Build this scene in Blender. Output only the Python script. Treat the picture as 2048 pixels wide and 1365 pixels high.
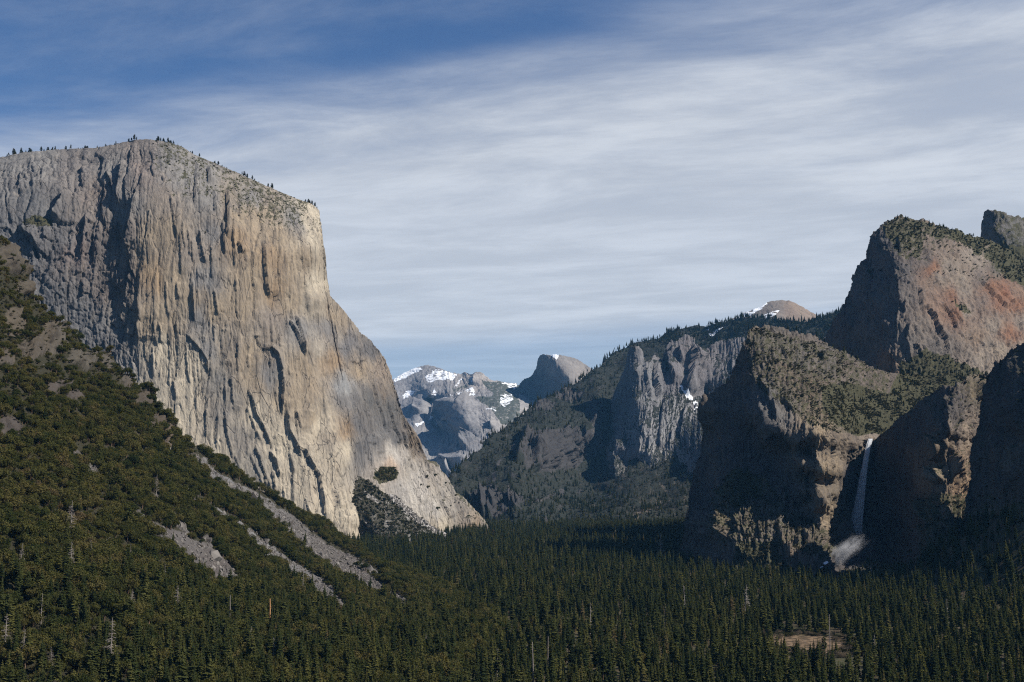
import bpy, math, random
import numpy as np
from mathutils import Vector

R = math.radians
for o in list(bpy.data.objects):
    bpy.data.objects.remove(o)
SC = bpy.context.scene
COL = SC.collection
rng = np.random.default_rng(11)
random.seed(11)

# ------------------------------------------------------------------ camera
FPX = 2600.0                       # focal length in pixels of the 2048 px wide photograph
HORIZON = 975.0                    # its horizon row
CAMZ = 140.0                       # viewpoint above the valley floor, metres
PITCH = math.atan((HORIZON - 682.5) / FPX)
cam_d = bpy.data.cameras.new('camera')
cam = bpy.data.objects.new('camera', cam_d)
COL.objects.link(cam)
cam_d.sensor_width = 36.0
cam_d.lens = 36.0 * FPX / 2048.0
cam_d.clip_start = 1.0
cam_d.clip_end = 80000.0
cam.location = (0, 0, CAMZ)
cam.rotation_euler = (R(90) + PITCH, 0, 0)
SC.camera = cam

# ------------------------------------------------------------------ sun, sky, exposure
SUN_AZ, SUN_EL = R(105), R(43)
sdir = Vector((math.sin(SUN_AZ) * math.cos(SUN_EL), math.cos(SUN_AZ) * math.cos(SUN_EL), math.sin(SUN_EL)))
sl = bpy.data.lights.new('sun', 'SUN')
sl.energy = 5.0
sl.angle = R(0.53)
sl.color = (1.0, 0.945, 0.86)
so = bpy.data.objects.new('sun', sl)
COL.objects.link(so)
so.rotation_euler = sdir.to_track_quat('Z', 'Y').to_euler()
so.location = (0, 0, 4000)

SC.view_settings.view_transform = 'Standard'
SC.view_settings.look = 'None'
SC.view_settings.exposure = 0.36
SC.view_settings.gamma = 1.0
SC.view_settings.use_curve_mapping = False
SC.render.engine = 'CYCLES'
SC.cycles.use_denoising = False
SC.cycles.pixel_filter_type = 'BLACKMAN_HARRIS'
SC.cycles.filter_width = 1.15
SC.cycles.sample_clamp_indirect = 3.0
SC.cycles.max_bounces = 6
SC.cycles.diffuse_bounces = 1
SC.cycles.glossy_bounces = 1
SC.cycles.transmission_bounces = 3
SC.cycles.transparent_max_bounces = 24
SC.cycles.volume_bounces = 0
SC.cycles.volume_step_rate = 4.0


class NT:
    """Small helper for building node trees."""
    def __init__(s, nt):
        s.nt = nt
        nt.nodes.clear()

    def n(s, typ, ins=None, **kw):
        d = s.nt.nodes.new(typ)
        for k, v in kw.items():
            setattr(d, k, v)
        for k, v in (ins or {}).items():
            if isinstance(v, bpy.types.NodeSocket):
                s.nt.links.new(v, d.inputs[k])
            else:
                d.inputs[k].default_value = v
        return d

    def link(s, a, b):
        s.nt.links.new(a, b)

    def math(s, op, a, b=None, c=None, clamp=False):
        ins = {0: a}
        if b is not None:
            ins[1] = b
        if c is not None:
            ins[2] = c
        return s.n('ShaderNodeMath', ins, operation=op, use_clamp=clamp).outputs[0]

    def noise(s, vec, scale, detail=5, rough=0.55, dist=0.0):
        return s.n('ShaderNodeTexNoise', {'Vector': vec, 'Scale': scale, 'Detail': detail, 'Roughness': rough,
                                          'Distortion': dist}).outputs['Fac']

    def ramp(s, f, a, b, lo=0.0, hi=1.0, smooth=True):
        d = s.n('ShaderNodeMapRange', {'Value': f, 'From Min': a, 'From Max': b, 'To Min': lo, 'To Max': hi})
        d.interpolation_type = 'SMOOTHSTEP' if smooth else 'LINEAR'
        return d.outputs[0]

    def mix(s, f, a, b, blend='MIX'):
        d = s.nt.nodes.new('ShaderNodeMix')
        d.data_type = 'RGBA'
        d.blend_type = blend
        for i, v in ((0, f), (6, a), (7, b)):
            if isinstance(v, bpy.types.NodeSocket):
                s.nt.links.new(v, d.inputs[i])
            else:
                d.inputs[i].default_value = v if i == 0 else (tuple(v) + (1,))[:4]
        return d.outputs[2]

    def vmul(s, vec, xyz):
        return s.n('ShaderNodeVectorMath', {0: vec, 1: xyz}, operation='MULTIPLY').outputs[0]


world = bpy.data.worlds.new('World')
SC.world = world
world.use_nodes = True
w = NT(world.node_tree)
sky = w.n('ShaderNodeTexSky', sky_type='NISHITA')
sky.sun_disc = False
sky.sun_elevation = SUN_EL
sky.sun_rotation = SUN_AZ
sky.altitude = 1300
sky.air_density = 1.0
sky.dust_density = 1.0
sky.ozone_density = 2.2
bg_sky = w.n('ShaderNodeBackground', {'Color': w.mix(1.0, sky.outputs[0], (0.72, 0.95, 1.22), 'MULTIPLY'), 'Strength': 0.06})
tc = w.n('ShaderNodeTexCoord')
sep = w.n('ShaderNodeSeparateXYZ', {0: tc.outputs['Generated']})
# cirrus lies on a high plane: the direction's point on that plane
dz = w.math('MAXIMUM', sep.outputs[2], 0.02)
qx = w.math('DIVIDE', sep.outputs[0], dz)
qy = w.math('DIVIDE', sep.outputs[1], dz)
q = w.n('ShaderNodeCombineXYZ', {0: qx, 1: qy, 2: 0.0}).outputs[0]
rot = w.n('ShaderNodeVectorRotate', {'Vector': q, 'Angle': R(24)}, rotation_type='Z_AXIS').outputs[0]
big = w.noise(w.vmul(rot, (0.35, 0.9, 1)), 1.0, 4, 0.5)
streak = w.noise(w.vmul(rot, (0.7, 1.6, 1)), 1.0, 9, 0.66, 0.25)
fine = w.noise(w.vmul(rot, (2.6, 5.0, 1)), 1.0, 9, 0.66, 0.3)
wisp = w.noise(w.vmul(rot, (0.8, 1.3, 1)), 1.25, 9, 0.66, 0.3)
# a band of cirrus: near edge at qy about 3.3, far edge about 8
qn = w.math('ADD', qy, w.math('MULTIPLY', qx, 0.62))
qn = w.math('ADD', qn, w.math('MULTIPLY', w.math('SUBTRACT', big, 0.5), 2.0))
qn = w.math('ADD', qn, w.math('MULTIPLY', w.math('SUBTRACT', wisp, 0.5), 0.9))
near = w.ramp(qn, 2.35, 3.7)
ql = w.math('ADD', qy, w.math('MULTIPLY', w.math('SUBTRACT', big, 0.5), 0.9))
far_ = w.ramp(w.math('ADD', ql, w.math('MULTIPLY', qx, 0.5)), 7.6, 9.4, 1.0, 0.55)
tex = w.math('ADD', w.math('MULTIPLY', streak, 0.30), w.math('ADD', w.math('MULTIPLY', fine, 0.18), w.math('MULTIPLY', wisp, 0.58)))
body = w.ramp(tex, 0.34, 0.70, 0.62, 1.0)
calm = w.ramp(qy, 3.2, 5.2, 0.15, 0.86)
body = w.math('ADD', w.math('MULTIPLY', body, w.math('SUBTRACT', 1.0, calm)), w.math('MULTIPLY', 0.86, calm))
thin = w.ramp(tex, 0.46, 0.74, 0.0, 0.30)
fac = w.math('MULTIPLY', w.math('MULTIPLY', near, far_), body)
fac = w.math('MULTIPLY', w.math('MAXIMUM', fac, w.math('MULTIPLY', thin, 0.6)), 0.90, clamp=True)
fac = w.math('MULTIPLY', fac, w.ramp(sep.outputs[2], 0.0, 0.05))
bg_cl = w.n('ShaderNodeBackground', {'Color': (0.91, 0.95, 1.0, 1), 'Strength': w.ramp(wisp, 0.36, 0.68, 0.55, 0.66)})
mixw = w.n('ShaderNodeMixShader', {0: fac, 1: bg_sky.outputs[0], 2: bg_cl.outputs[0]})
wo = w.n('ShaderNodeOutputWorld', {'Surface': mixw.outputs[0]})


# ------------------------------------------------------------------ maths helpers
def ray(px, py):
    a = (np.asarray(px, float) - 1024.0) / FPX
    b = (682.5 - np.asarray(py, float)) / FPX
    c, s = math.cos(PITCH), math.sin(PITCH)
    return a, c - b * s, b * c + s


def pt(px, py, D):
    x, y, z = ray(px, py)
    k = np.asarray(D, float) / y
    return np.stack([x * k, y * k, CAMZ + z * k], -1)


def project(P):
    c, s = math.cos(PITCH), math.sin(PITCH)
    dz_ = P[..., 2] - CAMZ
    f = P[..., 1] * c + dz_ * s
    u = -P[..., 1] * s + dz_ * c
    f = np.where(f < 1, 1, f)
    return 1024 + FPX * P[..., 0] / f, 682.5 - FPX * u / f


_perm = np.random.default_rng(3).permutation(256).astype(np.int32)
_perm = np.concatenate([_perm, _perm, _perm])
_g3 = np.random.default_rng(4).normal(size=(256, 3)).astype(np.float32)
_g3 /= np.linalg.norm(_g3, axis=1, keepdims=True)


def perlin(x, y, z):
    x, y, z = (np.asarray(v, np.float32) for v in (x, y, z))
    xf, yf, zf = np.floor(x), np.floor(y), np.floor(z)
    X, Y, Z = xf.astype(np.int32) & 255, yf.astype(np.int32) & 255, zf.astype(np.int32) & 255
    x, y, z = x - xf, y - yf, z - zf
    fade = lambda t: t * t * t * (t * (t * 6 - 15) + 10)
    u, v, ww = fade(x), fade(y), fade(z)

    def g(i, j, k):
        h = _perm[_perm[_perm[X + i] + Y + j] + Z + k]
        gr = _g3[h]
        return gr[..., 0] * (x - i) + gr[..., 1] * (y - j) + gr[..., 2] * (z - k)
    lerp = lambda a, b, t: a + t * (b - a)
    x0 = lerp(lerp(g(0, 0, 0), g(1, 0, 0), u), lerp(g(0, 1, 0), g(1, 1, 0), u), v)
    x1 = lerp(lerp(g(0, 0, 1), g(1, 0, 1), u), lerp(g(0, 1, 1), g(1, 1, 1), u), v)
    return lerp(x0, x1, ww) * 1.5


def fbm(x, y, z, octv=4, gain=0.5):
    s, a, t = 0.0, 1.0, 0.0
    for i in range(octv):
        f = 2.03 ** i
        s = s + a * perlin(x * f + 17.3 * i, y * f + 5.1 * i, z * f + 9.7 * i)
        t += a
        a *= gain
    return s / t


def _hash(i, j, k):
    return _perm[_perm[_perm[i & 255] + (j & 255)] + (k & 255)] / 255.0


def facet(u, v, seed=0, tilt=0.8):
    """Cells of random height and random tilt: the flakes and blocks of jointed rock. Returns (height, nearness to a joint)."""
    iu, iv = np.floor(u).astype(np.int32), np.floor(v).astype(np.int32)
    best = np.full(u.shape, 9.0)
    sec = np.full(u.shape, 9.0)
    val = np.zeros(u.shape)
    for di in (-1, 0, 1):
        for dj in (-1, 0, 1):
            ci, cj = iu + di, iv + dj
            cu = ci + _hash(ci, cj, seed)
            cv = cj + _hash(ci, cj, seed + 1)
            d = (u - cu) ** 2 + (v - cv) ** 2
            h = _hash(ci, cj, seed + 2) - 0.5
            h = h + tilt * ((_hash(ci, cj, seed + 3) - 0.5) * (u - cu) + (_hash(ci, cj, seed + 4) - 0.5) * (v - cv))
            m = d < best
            sec = np.where(m, best, np.minimum(sec, d))
            val = np.where(m, h, val)
            best = np.where(m, d, best)
    return val, np.sqrt(sec) - np.sqrt(best)


def sstep(x, a, b):
    t = np.clip((x - a) / (b - a), 0, 1)
    return t * t * (3 - 2 * t)


def rbf(pts, X, Y, lam=3.0):
    p = np.array(pts, float)
    xy, f = p[:, :2], np.log(p[:, 2])
    n = len(p)
    K = np.linalg.norm(xy[:, None] - xy[None], axis=-1)
    A = np.zeros((n + 3, n + 3))
    A[:n, :n] = -K + lam * np.eye(n)
    Q = np.concatenate([np.ones((n, 1)), xy / 1000.0], 1)
    A[:n, n:] = Q
    A[n:, :n] = Q.T
    c = np.linalg.solve(A, np.concatenate([f, np.zeros(3)]))
    out = c[n] + c[n + 1] * X / 1000.0 + c[n + 2] * Y / 1000.0
    for i in range(n):
        out = out - c[i] * np.hypot(X - xy[i, 0], Y - xy[i, 1])
    return np.exp(out)


def idw_color(pts, X, Y):
    num, den = np.zeros(X.shape + (3,)), np.zeros(X.shape)
    for (x, y, c) in pts:
        wt = 1.0 / ((X - x) ** 2 + (Y - y) ** 2 + 60.0) ** 1.6
        num += wt[..., None] * np.array(c)
        den += wt
    return num / den[..., None]


def inpoly(X, Y, poly):
    ins = np.zeros(X.shape, bool)
    n = len(poly)
    for i in range(n):
        x0, y0 = poly[i]
        x1, y1 = poly[(i + 1) % n]
        if y0 == y1:
            continue
        c = (y0 > Y) != (y1 > Y)
        ins ^= c & (X < (x1 - x0) * (Y - y0) / (y1 - y0) + x0)
    return ins


def polyline_dist(X, Y, pl):
    """(unsigned distance, signed side, parameter 0..1) to a polyline; the side is positive to the right of one drawn downwards."""
    pl = np.array(pl, float)
    seg = np.hypot(*(pl[1:] - pl[:-1]).T)
    cum = np.concatenate([[0], np.cumsum(seg)])
    best = np.full(X.shape, 1e9)
    side = np.zeros(X.shape)
    par = np.zeros(X.shape)
    for i in range(len(pl) - 1):
        d = pl[i + 1] - pl[i]
        t = np.clip(((X - pl[i, 0]) * d[0] + (Y - pl[i, 1]) * d[1]) / (d @ d), 0, 1)
        ex, ey = X - pl[i, 0] - t * d[0], Y - pl[i, 1] - t * d[1]
        dd = np.hypot(ex, ey)
        m = dd < best
        best = np.where(m, dd, best)
        side = np.where(m, np.sign(d[1] * ex - d[0] * ey), side)
        par = np.where(m, (cum[i] + t * seg[i]) / cum[-1], par)
    return best, side, par


def ledge(X, Y, pl, h, wr, wl=2.8, ragged=2.5):
    """A flake whose left edge is the polyline: it stands h metres proud there and dies away wr pixels to the right."""
    pl_ = np.array(pl, float)
    x0, y0 = pl_.min(0) - (8, 8)
    x1, y1 = pl_.max(0) + (wr * 4, 8)
    out = np.zeros(X.shape)
    m = (X > x0) & (X < x1) & (Y > y0) & (Y < y1)
    if not m.any():
        return out
    xs, ys = X[m], Y[m]
    jx = ragged * perlin(xs / 24.0, ys / 20.0, xs * 0 + pl_[0, 0]) + .22 * ragged * perlin(xs / 14.0, ys / 8.0, xs * 0 + pl_[0, 0])
    d, s, p = polyline_dist(xs + jx, ys, pl_)
    sd = d * s
    prof = np.where(sd > 0, np.exp(-sd / wr), 0) * sstep(sd, -wl, wl * 0.4)
    out[m] = h * prof * np.clip(np.minimum(p, 1 - p) * 7, 0, 1)
    return out


def rib(X, Y, pl, h, w):
    """A narrow standing buttress along the polyline."""
    pl_ = np.array(pl, float)
    x0, y0 = pl_.min(0) - 3.5 * w
    x1, y1 = pl_.max(0) + 3.5 * w
    out = np.zeros(X.shape)
    m = (X > x0) & (X < x1) & (Y > y0) & (Y < y1)
    if m.any():
        xs, ys = X[m] + 1.5 * perlin(X[m] / 12, Y[m] / 10, X[m] * 0 + h), Y[m]
        d, s, p = polyline_dist(xs, ys, pl_)
        out[m] = h * np.exp(-(d / w) ** 2) * np.clip(np.minimum(p, 1 - p) * 6 + .15, 0, 1)
    return out


# ------------------------------------------------------------------ materials
def new_mat(name):
    m = bpy.data.materials.new(name)
    m.use_nodes = True
    return m, NT(m.node_tree)


def rock_material(name, size=30.0, vert=6.0, streak=0.35, bump=0.6, joints=0.5, veg=(0.045, 0.042, 0.022)):
    m, t = new_mat(name)
    P = t.n('ShaderNodeTexCoord').outputs['Object']
    col = t.n('ShaderNodeAttribute', attribute_name='rock').outputs['Color']
    msk = t.n('ShaderNodeSeparateColor', {0: t.n('ShaderNodeAttribute', attribute_name='mask').outputs['Color']})
    k = 1.0 / size
    Ps = t.vmul(P, (k, k, k / vert))
    st = t.noise(t.vmul(P, (k * 1.6, k * 1.6, k / vert * 0.5)), 1.0, 8, 0.62, 0.5)
    md = t.noise(Ps, 0.6, 6, 0.6)
    fn = t.noise(t.vmul(P, (k * 5, k * 5, k * 5 / max(1, vert * 0.4))), 1.0, 8, 0.7)
    c = t.mix(t.ramp(st, 0.35, 0.68, 0.0, streak), col, t.mix(0.55, col, (0.07, 0.07, 0.075)))
    c = t.mix(t.ramp(st, 0.42, 0.25, 0.0, streak * 0.9), c, t.mix(0.4, c, (0.55, 0.42, 0.28)))
    c = t.mix(t.ramp(md, 0.35, 0.7), c, t.mix(1.0, c, (0.80, 0.79, 0.80), 'MULTIPLY'))
    c = t.mix(t.ramp(fn, 0.30, 0.72, 0.0, 0.8), c, t.mix(1.0, c, (0.68, 0.67, 0.68), 'MULTIPLY'))
    s2 = t.noise(t.vmul(P, (k * 4.2, k * 4.2, k / vert * 0.55)), 1.0, 5, 0.6, 0.3)
    gate = t.ramp(t.noise(t.vmul(P, (k * 0.35, k * 0.35, k * 0.25)), 1.0, 3), .38, .62)
    c = t.mix(t.math('MULTIPLY', t.ramp(s2, 0.50, 0.66, 0.0, streak * 1.15), gate), c, t.mix(0.7, c, (0.055, 0.055, 0.06)))
    c = t.mix(t.math('MULTIPLY', t.ramp(s2, 0.40, 0.28, 0.0, streak * .55), t.math('SUBTRACT', 1.0, gate)), c, t.mix(0.35, c, (0.62, 0.56, 0.47)))
    # thin dark joints
    vo = t.n('ShaderNodeTexVoronoi', {'Vector': t.vmul(P, (k * 1.3, k * 1.3, k * 1.3 / vert)), 'Scale': 1.0}, feature='DISTANCE_TO_EDGE').outputs['Distance']
    crack = t.math('MULTIPLY', t.ramp(vo, 0.0, 0.045, joints, 0.0), t.ramp(md, 0.42, 0.56))
    c = t.mix(crack, c, (0.05, 0.047, 0.045))
    # snow and low growth, where they lie
    vg = t.ramp(t.math('ADD', msk.outputs[0], t.math('MULTIPLY', t.math('SUBTRACT', fn, 0.5), 1.1)), 0.42, 0.60)
    vc = t.mix(t.noise(P, k * 3, 4), veg, tuple(x * 1.7 for x in veg))
    c = t.mix(vg, c, vc)
    sn = t.ramp(t.math('ADD', msk.outputs[1], t.math('MULTIPLY', t.math('SUBTRACT', t.noise(t.vmul(P, (1, 1, 1.8)), k * 2.4, 6, 0.62), 0.5), 2.0)), 0.47, 0.56)
    c = t.mix(sn, c, (0.82, 0.84, 0.87))
    h = t.math('ADD', t.math('MULTIPLY', st, 0.6), t.math('ADD', t.math('MULTIPLY', fn, 0.5), t.math('MULTIPLY', crack, -0.6)))
    bp = t.n('ShaderNodeBump', {'Height': h, 'Strength': bump, 'Distance': size * 0.30})
    b = t.n('ShaderNodeBsdfPrincipled', {'Base Color': c, 'Roughness': 0.9, 'Specular IOR Level': 0.15, 'Normal': bp.outputs[0]})
    t.n('ShaderNodeOutputMaterial', {'Surface': b.outputs[0]})
    return m


def leaf_material(name, cols, patch=260.0):
    m, t = new_mat(name)
    oi = t.n('ShaderNodeObjectInfo')
    P = t.n('ShaderNodeNewGeometry').outputs['Position']
    pn = t.noise(P, 1.0 / patch, 3, 0.6)
    f = t.math('ADD', t.math('MULTIPLY', oi.outputs['Random'], 0.75), t.math('MULTIPLY', t.math('SUBTRACT', pn, 0.38), 1.0), clamp=True)
    cr = t.n('ShaderNodeValToRGB', {0: f})
    e = cr.color_ramp.elements
    e[0].position, e[0].color = cols[0][0], tuple(cols[0][1]) + (1,)
    e[1].position, e[1].color = cols[-1][0], tuple(cols[-1][1]) + (1,)
    for p, c in cols[1:-1]:
        x = e.new(p)
        x.color = tuple(c) + (1,)
    tw = t.noise(P, 0.35, 3, 0.6)
    c = t.mix(t.ramp(tw, 0.3, 0.7), t.mix(1.0, cr.outputs[0], (0.72, 0.74, 0.72), 'MULTIPLY'), t.mix(1.0, cr.outputs[0], (1.25, 1.2, 1.05), 'MULTIPLY'))
    d = t.n('ShaderNodeBsdfDiffuse', {'Color': c, 'Roughness': 0.5})
    tr = t.n('ShaderNodeBsdfTranslucent', {'Color': t.mix(1.0, c, (1.1, 1.15, 0.6), 'MULTIPLY')})
    mx = t.n('ShaderNodeMixShader', {0: 0.22, 1: d.outputs[0], 2: tr.outputs[0]})
    t.n('ShaderNodeOutputMaterial', {'Surface': mx.outputs[0]})
    return m


def plain_material(name, a, b, scale=2.0, stretch=(1, 1, 1), rough=0.9):
    m, t = new_mat(name)
    P = t.n('ShaderNodeTexCoord').outputs['Object']
    n1 = t.noise(t.vmul(P, stretch), scale, 6, 0.6)
    c = t.mix(t.ramp(n1, 0.32, 0.68), a, b)
    bs = t.n('ShaderNodeBsdfPrincipled', {'Base Color': c, 'Roughness': rough, 'Specular IOR Level': 0.2})
    t.n('ShaderNodeOutputMaterial', {'Surface': bs.outputs[0]})
    return m


M_CLIFF = rock_material('granite', 30.0, 8.0, 0.62, 0.8, 0.5)
M_CLIFF2 = rock_material('brown granite', 20.0, 2.6, 0.6, 0.75, 0.5)
M_RIDGE = rock_material('grey granite', 36.0, 4.0, 0.5, 0.8, 0.5, veg=(0.017, 0.019, 0.014))
M_FAR = rock_material('pale granite', 150.0, 2.0, 0.35, 0.5, 0.15, veg=(0.05, 0.055, 0.045))
M_SLOPE = rock_material('slope earth', 7.0, 1.5, 0.25, 0.7, 0.3, veg=(0.022, 0.020, 0.011))

M_CONIFER = leaf_material('conifer needles', [(0.0, (0.030, 0.040, 0.018)), (0.35, (0.050, 0.062, 0.024)), (0.65, (0.078, 0.084, 0.030)), (0.88, (0.125, 0.122, 0.042)), (1.0, (0.15, 0.11, 0.06))], 110)
M_OAK = leaf_material('oak leaves', [(0.0, (0.034, 0.046, 0.016)), (0.3, (0.058, 0.062, 0.022)), (0.6, (0.088, 0.086, 0.030)), (0.88, (0.115, 0.098, 0.038)), (1.0, (0.135, 0.10, 0.055))], 120)
M_SHRUB = leaf_material('shrub leaves', [(0.0, (0.032, 0.036, 0.017)), (0.5, (0.050, 0.050, 0.025)), (1.0, (0.088, 0.074, 0.042))], 200)
M_TWIG = leaf_material('bare twigs', [(0.0, (0.13, 0.105, 0.085)), (1.0, (0.21, 0.17, 0.14))], 300)
M_BARK = plain_material('bark', (0.10, 0.065, 0.04), (0.19, 0.125, 0.08), 1.2, (6, 6, 1))
M_SNAG = plain_material('weathered dead wood', (0.20, 0.17, 0.145), (0.36, 0.31, 0.27), 0.8, (6, 6, 1))
M_ORANGE = plain_material('stripped orange wood', (0.36, 0.17, 0.07), (0.48, 0.27, 0.13), 0.8, (6, 6, 1))
M_TALUS = plain_material('talus stone', (0.05, 0.042, 0.037), (0.22, 0.20, 0.178), 0.25)


# ------------------------------------------------------------------ object helpers
def link(o, kind=None, label=None, cat=None, group=None):
    COL.objects.link(o)
    if kind:
        o['kind'] = kind
    if label:
        o['label'] = label
    if cat:
        o['category'] = cat
    if group:
        o['group'] = group
    return o


def mesh_from(name, V, F, mats, mi=None, smooth=False):
    me = bpy.data.meshes.new(name)
    V = np.asarray(V, np.float32)
    if isinstance(F, np.ndarray):
        k = F.shape[1]
        me.vertices.add(len(V))
        me.vertices.foreach_set('co', V.ravel())
        me.loops.add(F.size)
        me.loops.foreach_set('vertex_index', F.ravel().astype(np.int32))
        me.polygons.add(len(F))
        me.polygons.foreach_set('loop_start', np.arange(0, F.size, k, dtype=np.int32))
        me.update(calc_edges=True)
    else:
        me.from_pydata([tuple(v) for v in V], [], F)
    for m in (mats if isinstance(mats, (list, tuple)) else [mats]):
        me.materials.append(m)
    if mi is not None:
        me.polygons.foreach_set('material_index', np.asarray(mi, np.int32))
    if smooth:
        me.polygons.foreach_set('use_smooth', np.ones(len(me.polygons), bool))
    me.update()
    return me


def set_attr(me, name, arr):
    a = me.attributes.new(name, 'FLOAT_COLOR', 'POINT')
    d = np.ones((len(arr), 4), np.float32)
    d[:, :3] = arr
    a.data.foreach_set('color', d.ravel())


LOFTS = []
HG = {}                            # height raster of everything built as rock, to keep trees out of it


def loft(name, label, st, depth, mat, disp, colors, step=2.0, veg=None, snow=None, back=((20, .02), (60, .1), (150, .2), (350, .3), (800, .45)),
         category=None, colwarp=14.0, smooth=False, bend=None, lam=3.0, skirt=0):
    step *= 1.07
    st = np.array(st, float)
    seg = np.maximum(np.hypot(*(st[1:, :2] - st[:-1, :2]).T), np.hypot(*(st[1:, 2:] - st[:-1, 2:]).T))
    cum = np.concatenate([[0], np.cumsum(seg)])
    nu = int(cum[-1] / step) + 2
    uu = np.linspace(0, cum[-1], nu)
    S = np.stack([np.interp(uu, cum, st[:, i]) for i in range(4)], 1)
    nv = int(np.hypot(S[:, 2] - S[:, 0], S[:, 3] - S[:, 1]).max() / step) + 2
    v = np.linspace(0, 1, nv)[:, None]
    PX = S[None, :, 0] * (1 - v) + S[None, :, 2] * v
    PY = S[None, :, 1] * (1 - v) + S[None, :, 3] * v
    D = rbf(depth, PX, PY, lam)
    if bend is not None:
        D = D * bend(PX, PY)
    P = pt(PX, PY, D)
    # the far side: the crest carried back and down
    rows = []
    top = P[0]
    hd = top[:, :2] / np.linalg.norm(top[:, :2], axis=1, keepdims=True)
    slope = (top[:, 2] - CAMZ) / np.linalg.norm(top[:, :2], axis=1)
    for (tt, dr) in reversed(back):
        tt = tt * D[0].mean() / 3000.0
        r = top.copy()
        r[:, :2] += hd * tt
        r[:, 2] += np.minimum(slope, 0) * tt - dr * tt
        rows.append(r)
    nb = len(rows)
    if skirt:
        b = P[-1]
        hb = b[:, :2] / np.linalg.norm(b[:, :2], axis=1, keepdims=True)
        ex = []
        for k in range(1, 7):
            q = b.copy()
            q[:, :2] -= hb * k * skirt / 6
            q[:, 2] -= .45 * k * skirt / 6
            ex.append(q)
        P = np.concatenate([P, ex], 0)
        ex, ey = project(np.array(ex))
        PX, PY = np.concatenate([PX, ex], 0), np.concatenate([PY, ey], 0)
    A = np.concatenate([np.array(rows), P], 0)
    PXA = np.concatenate([np.repeat(PX[:1], nb, 0), PX], 0)
    PYA = np.concatenate([np.repeat(PY[:1], nb, 0), PY], 0)
    du = np.gradient(A, axis=1)
    dv = np.gradient(A, axis=0)
    N = np.cross(dv, du)
    N /= np.linalg.norm(N, axis=-1, keepdims=True) + 1e-9
    mid = A[nb + 1:]
    if (N[nb + 1:] * (np.array([0, 0, CAMZ]) - mid)).sum(-1).mean() < 0:
        N = -N
    row = A[nb + nv // 2]
    U = np.concatenate([[0], np.cumsum(np.linalg.norm(np.diff(row[:, :2], axis=0), axis=1))])[None, :] + A[..., 2] * 0
    d = disp(PXA, PYA, A, U)
    A = A + N * d[..., None]
    # attributes
    wx = colwarp * fbm(PXA / 22, PYA / 60, PXA * 0 + 3.3, 3)
    wy = colwarp * 1.6 * fbm(PXA / 22, PYA / 60, PXA * 0 + 8.3, 3)
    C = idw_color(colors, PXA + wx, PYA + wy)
    Mk = np.zeros(C.shape)
    du = np.gradient(A, axis=1)
    dv = np.gradient(A, axis=0)
    N2 = np.cross(dv, du)
    N2 /= np.linalg.norm(N2, axis=-1, keepdims=True) + 1e-9
    if (N2 * N).sum() < 0:
        N2 = -N2
    if veg is not None:
        Mk[..., 0] = veg(PXA + wx * .6, PYA + wy * .4, A, N2)
    if snow is not None:
        Mk[..., 1] = snow(PXA, PYA, A, N2)
    n0, n1 = A.shape[:2]
    idx = np.arange(n0 * n1).reshape(n0, n1)
    F = np.stack([idx[:-1, :-1], idx[1:, :-1], idx[1:, 1:], idx[:-1, 1:]], -1).reshape(-1, 4)
    me = mesh_from(name, A.reshape(-1, 3), F, mat, smooth=smooth)
    set_attr(me, 'rock', C.reshape(-1, 3))
    set_attr(me, 'mask', Mk.reshape(-1, 3))
    o = link(bpy.data.objects.new(name, me), 'structure', label, category)
    L = dict(o=o, P=A[nb:], N=N2[nb:], px=PX, py=PY, ppx=None, sky=A[nb])
    L['ppx'], L['ppy'] = project(L['P'])
    LOFTS.append(L)
    # height raster, 12 m cells
    q = A.reshape(-1, 3)
    key = np.round(q[:, :2] / 12).astype(int)
    code = (key[:, 0] + 20000).astype(np.int64) * 100000 + key[:, 1] + 20000
    order = np.lexsort((q[:, 2], code))
    last = np.concatenate([np.diff(code[order]) != 0, [True]])
    for (a, b), z in zip(map(tuple, key[order][last]), q[order, 2][last]):
        if z > HG.get((a, b), -1e9):
            HG[(a, b)] = z
    return L


def rocky(s, amp, vert, oct_amp=1.0, groove=0.3, tilt=0.8, seed=0):
    """Displacement of jointed granite: big, middle and small blocks, stretched `vert` times in height, with grooves."""
    def f(PX, PY, A, U):
        x, y, z = A[..., 0], A[..., 1], A[..., 2]
        wx = s * 0.35 * fbm(x / s * .8, y / s * .8, z / s * .8 / vert ** .5, 3)
        wz = s * vert * 0.35 * fbm(x / s * .8 + 40, y / s * .8, z / s / vert ** .5, 3)
        u, v = U + wx, z + wz
        d = 0
        for k, (f1, a1) in enumerate(((1.0, 1.0), (0.42, 0.5), (0.17, 0.26))):
            h, e = facet(u / (s * f1), v / (s * f1 * vert), seed + 7 * k, tilt)
            d = d + amp * a1 * oct_amp ** k * (h - 0.28 * np.exp(-(e / 0.06) ** 2))
        g = perlin(u / (s * .5), v / (s * vert * .8), y / (s * 3))
        d = d - groove * amp * np.exp(-(g / 0.10) ** 2)
        d = d + 0.45 * amp * fbm(x / (s * 1.6), y / (s * 1.6), z / (s * 1.6 * vert ** .4), 4)
        d = d + 0.22 * amp * fbm(x / (s * .16), y / (s * .16), z / (s * .16 * vert ** .5), 2)
        return d
    return f


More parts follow.
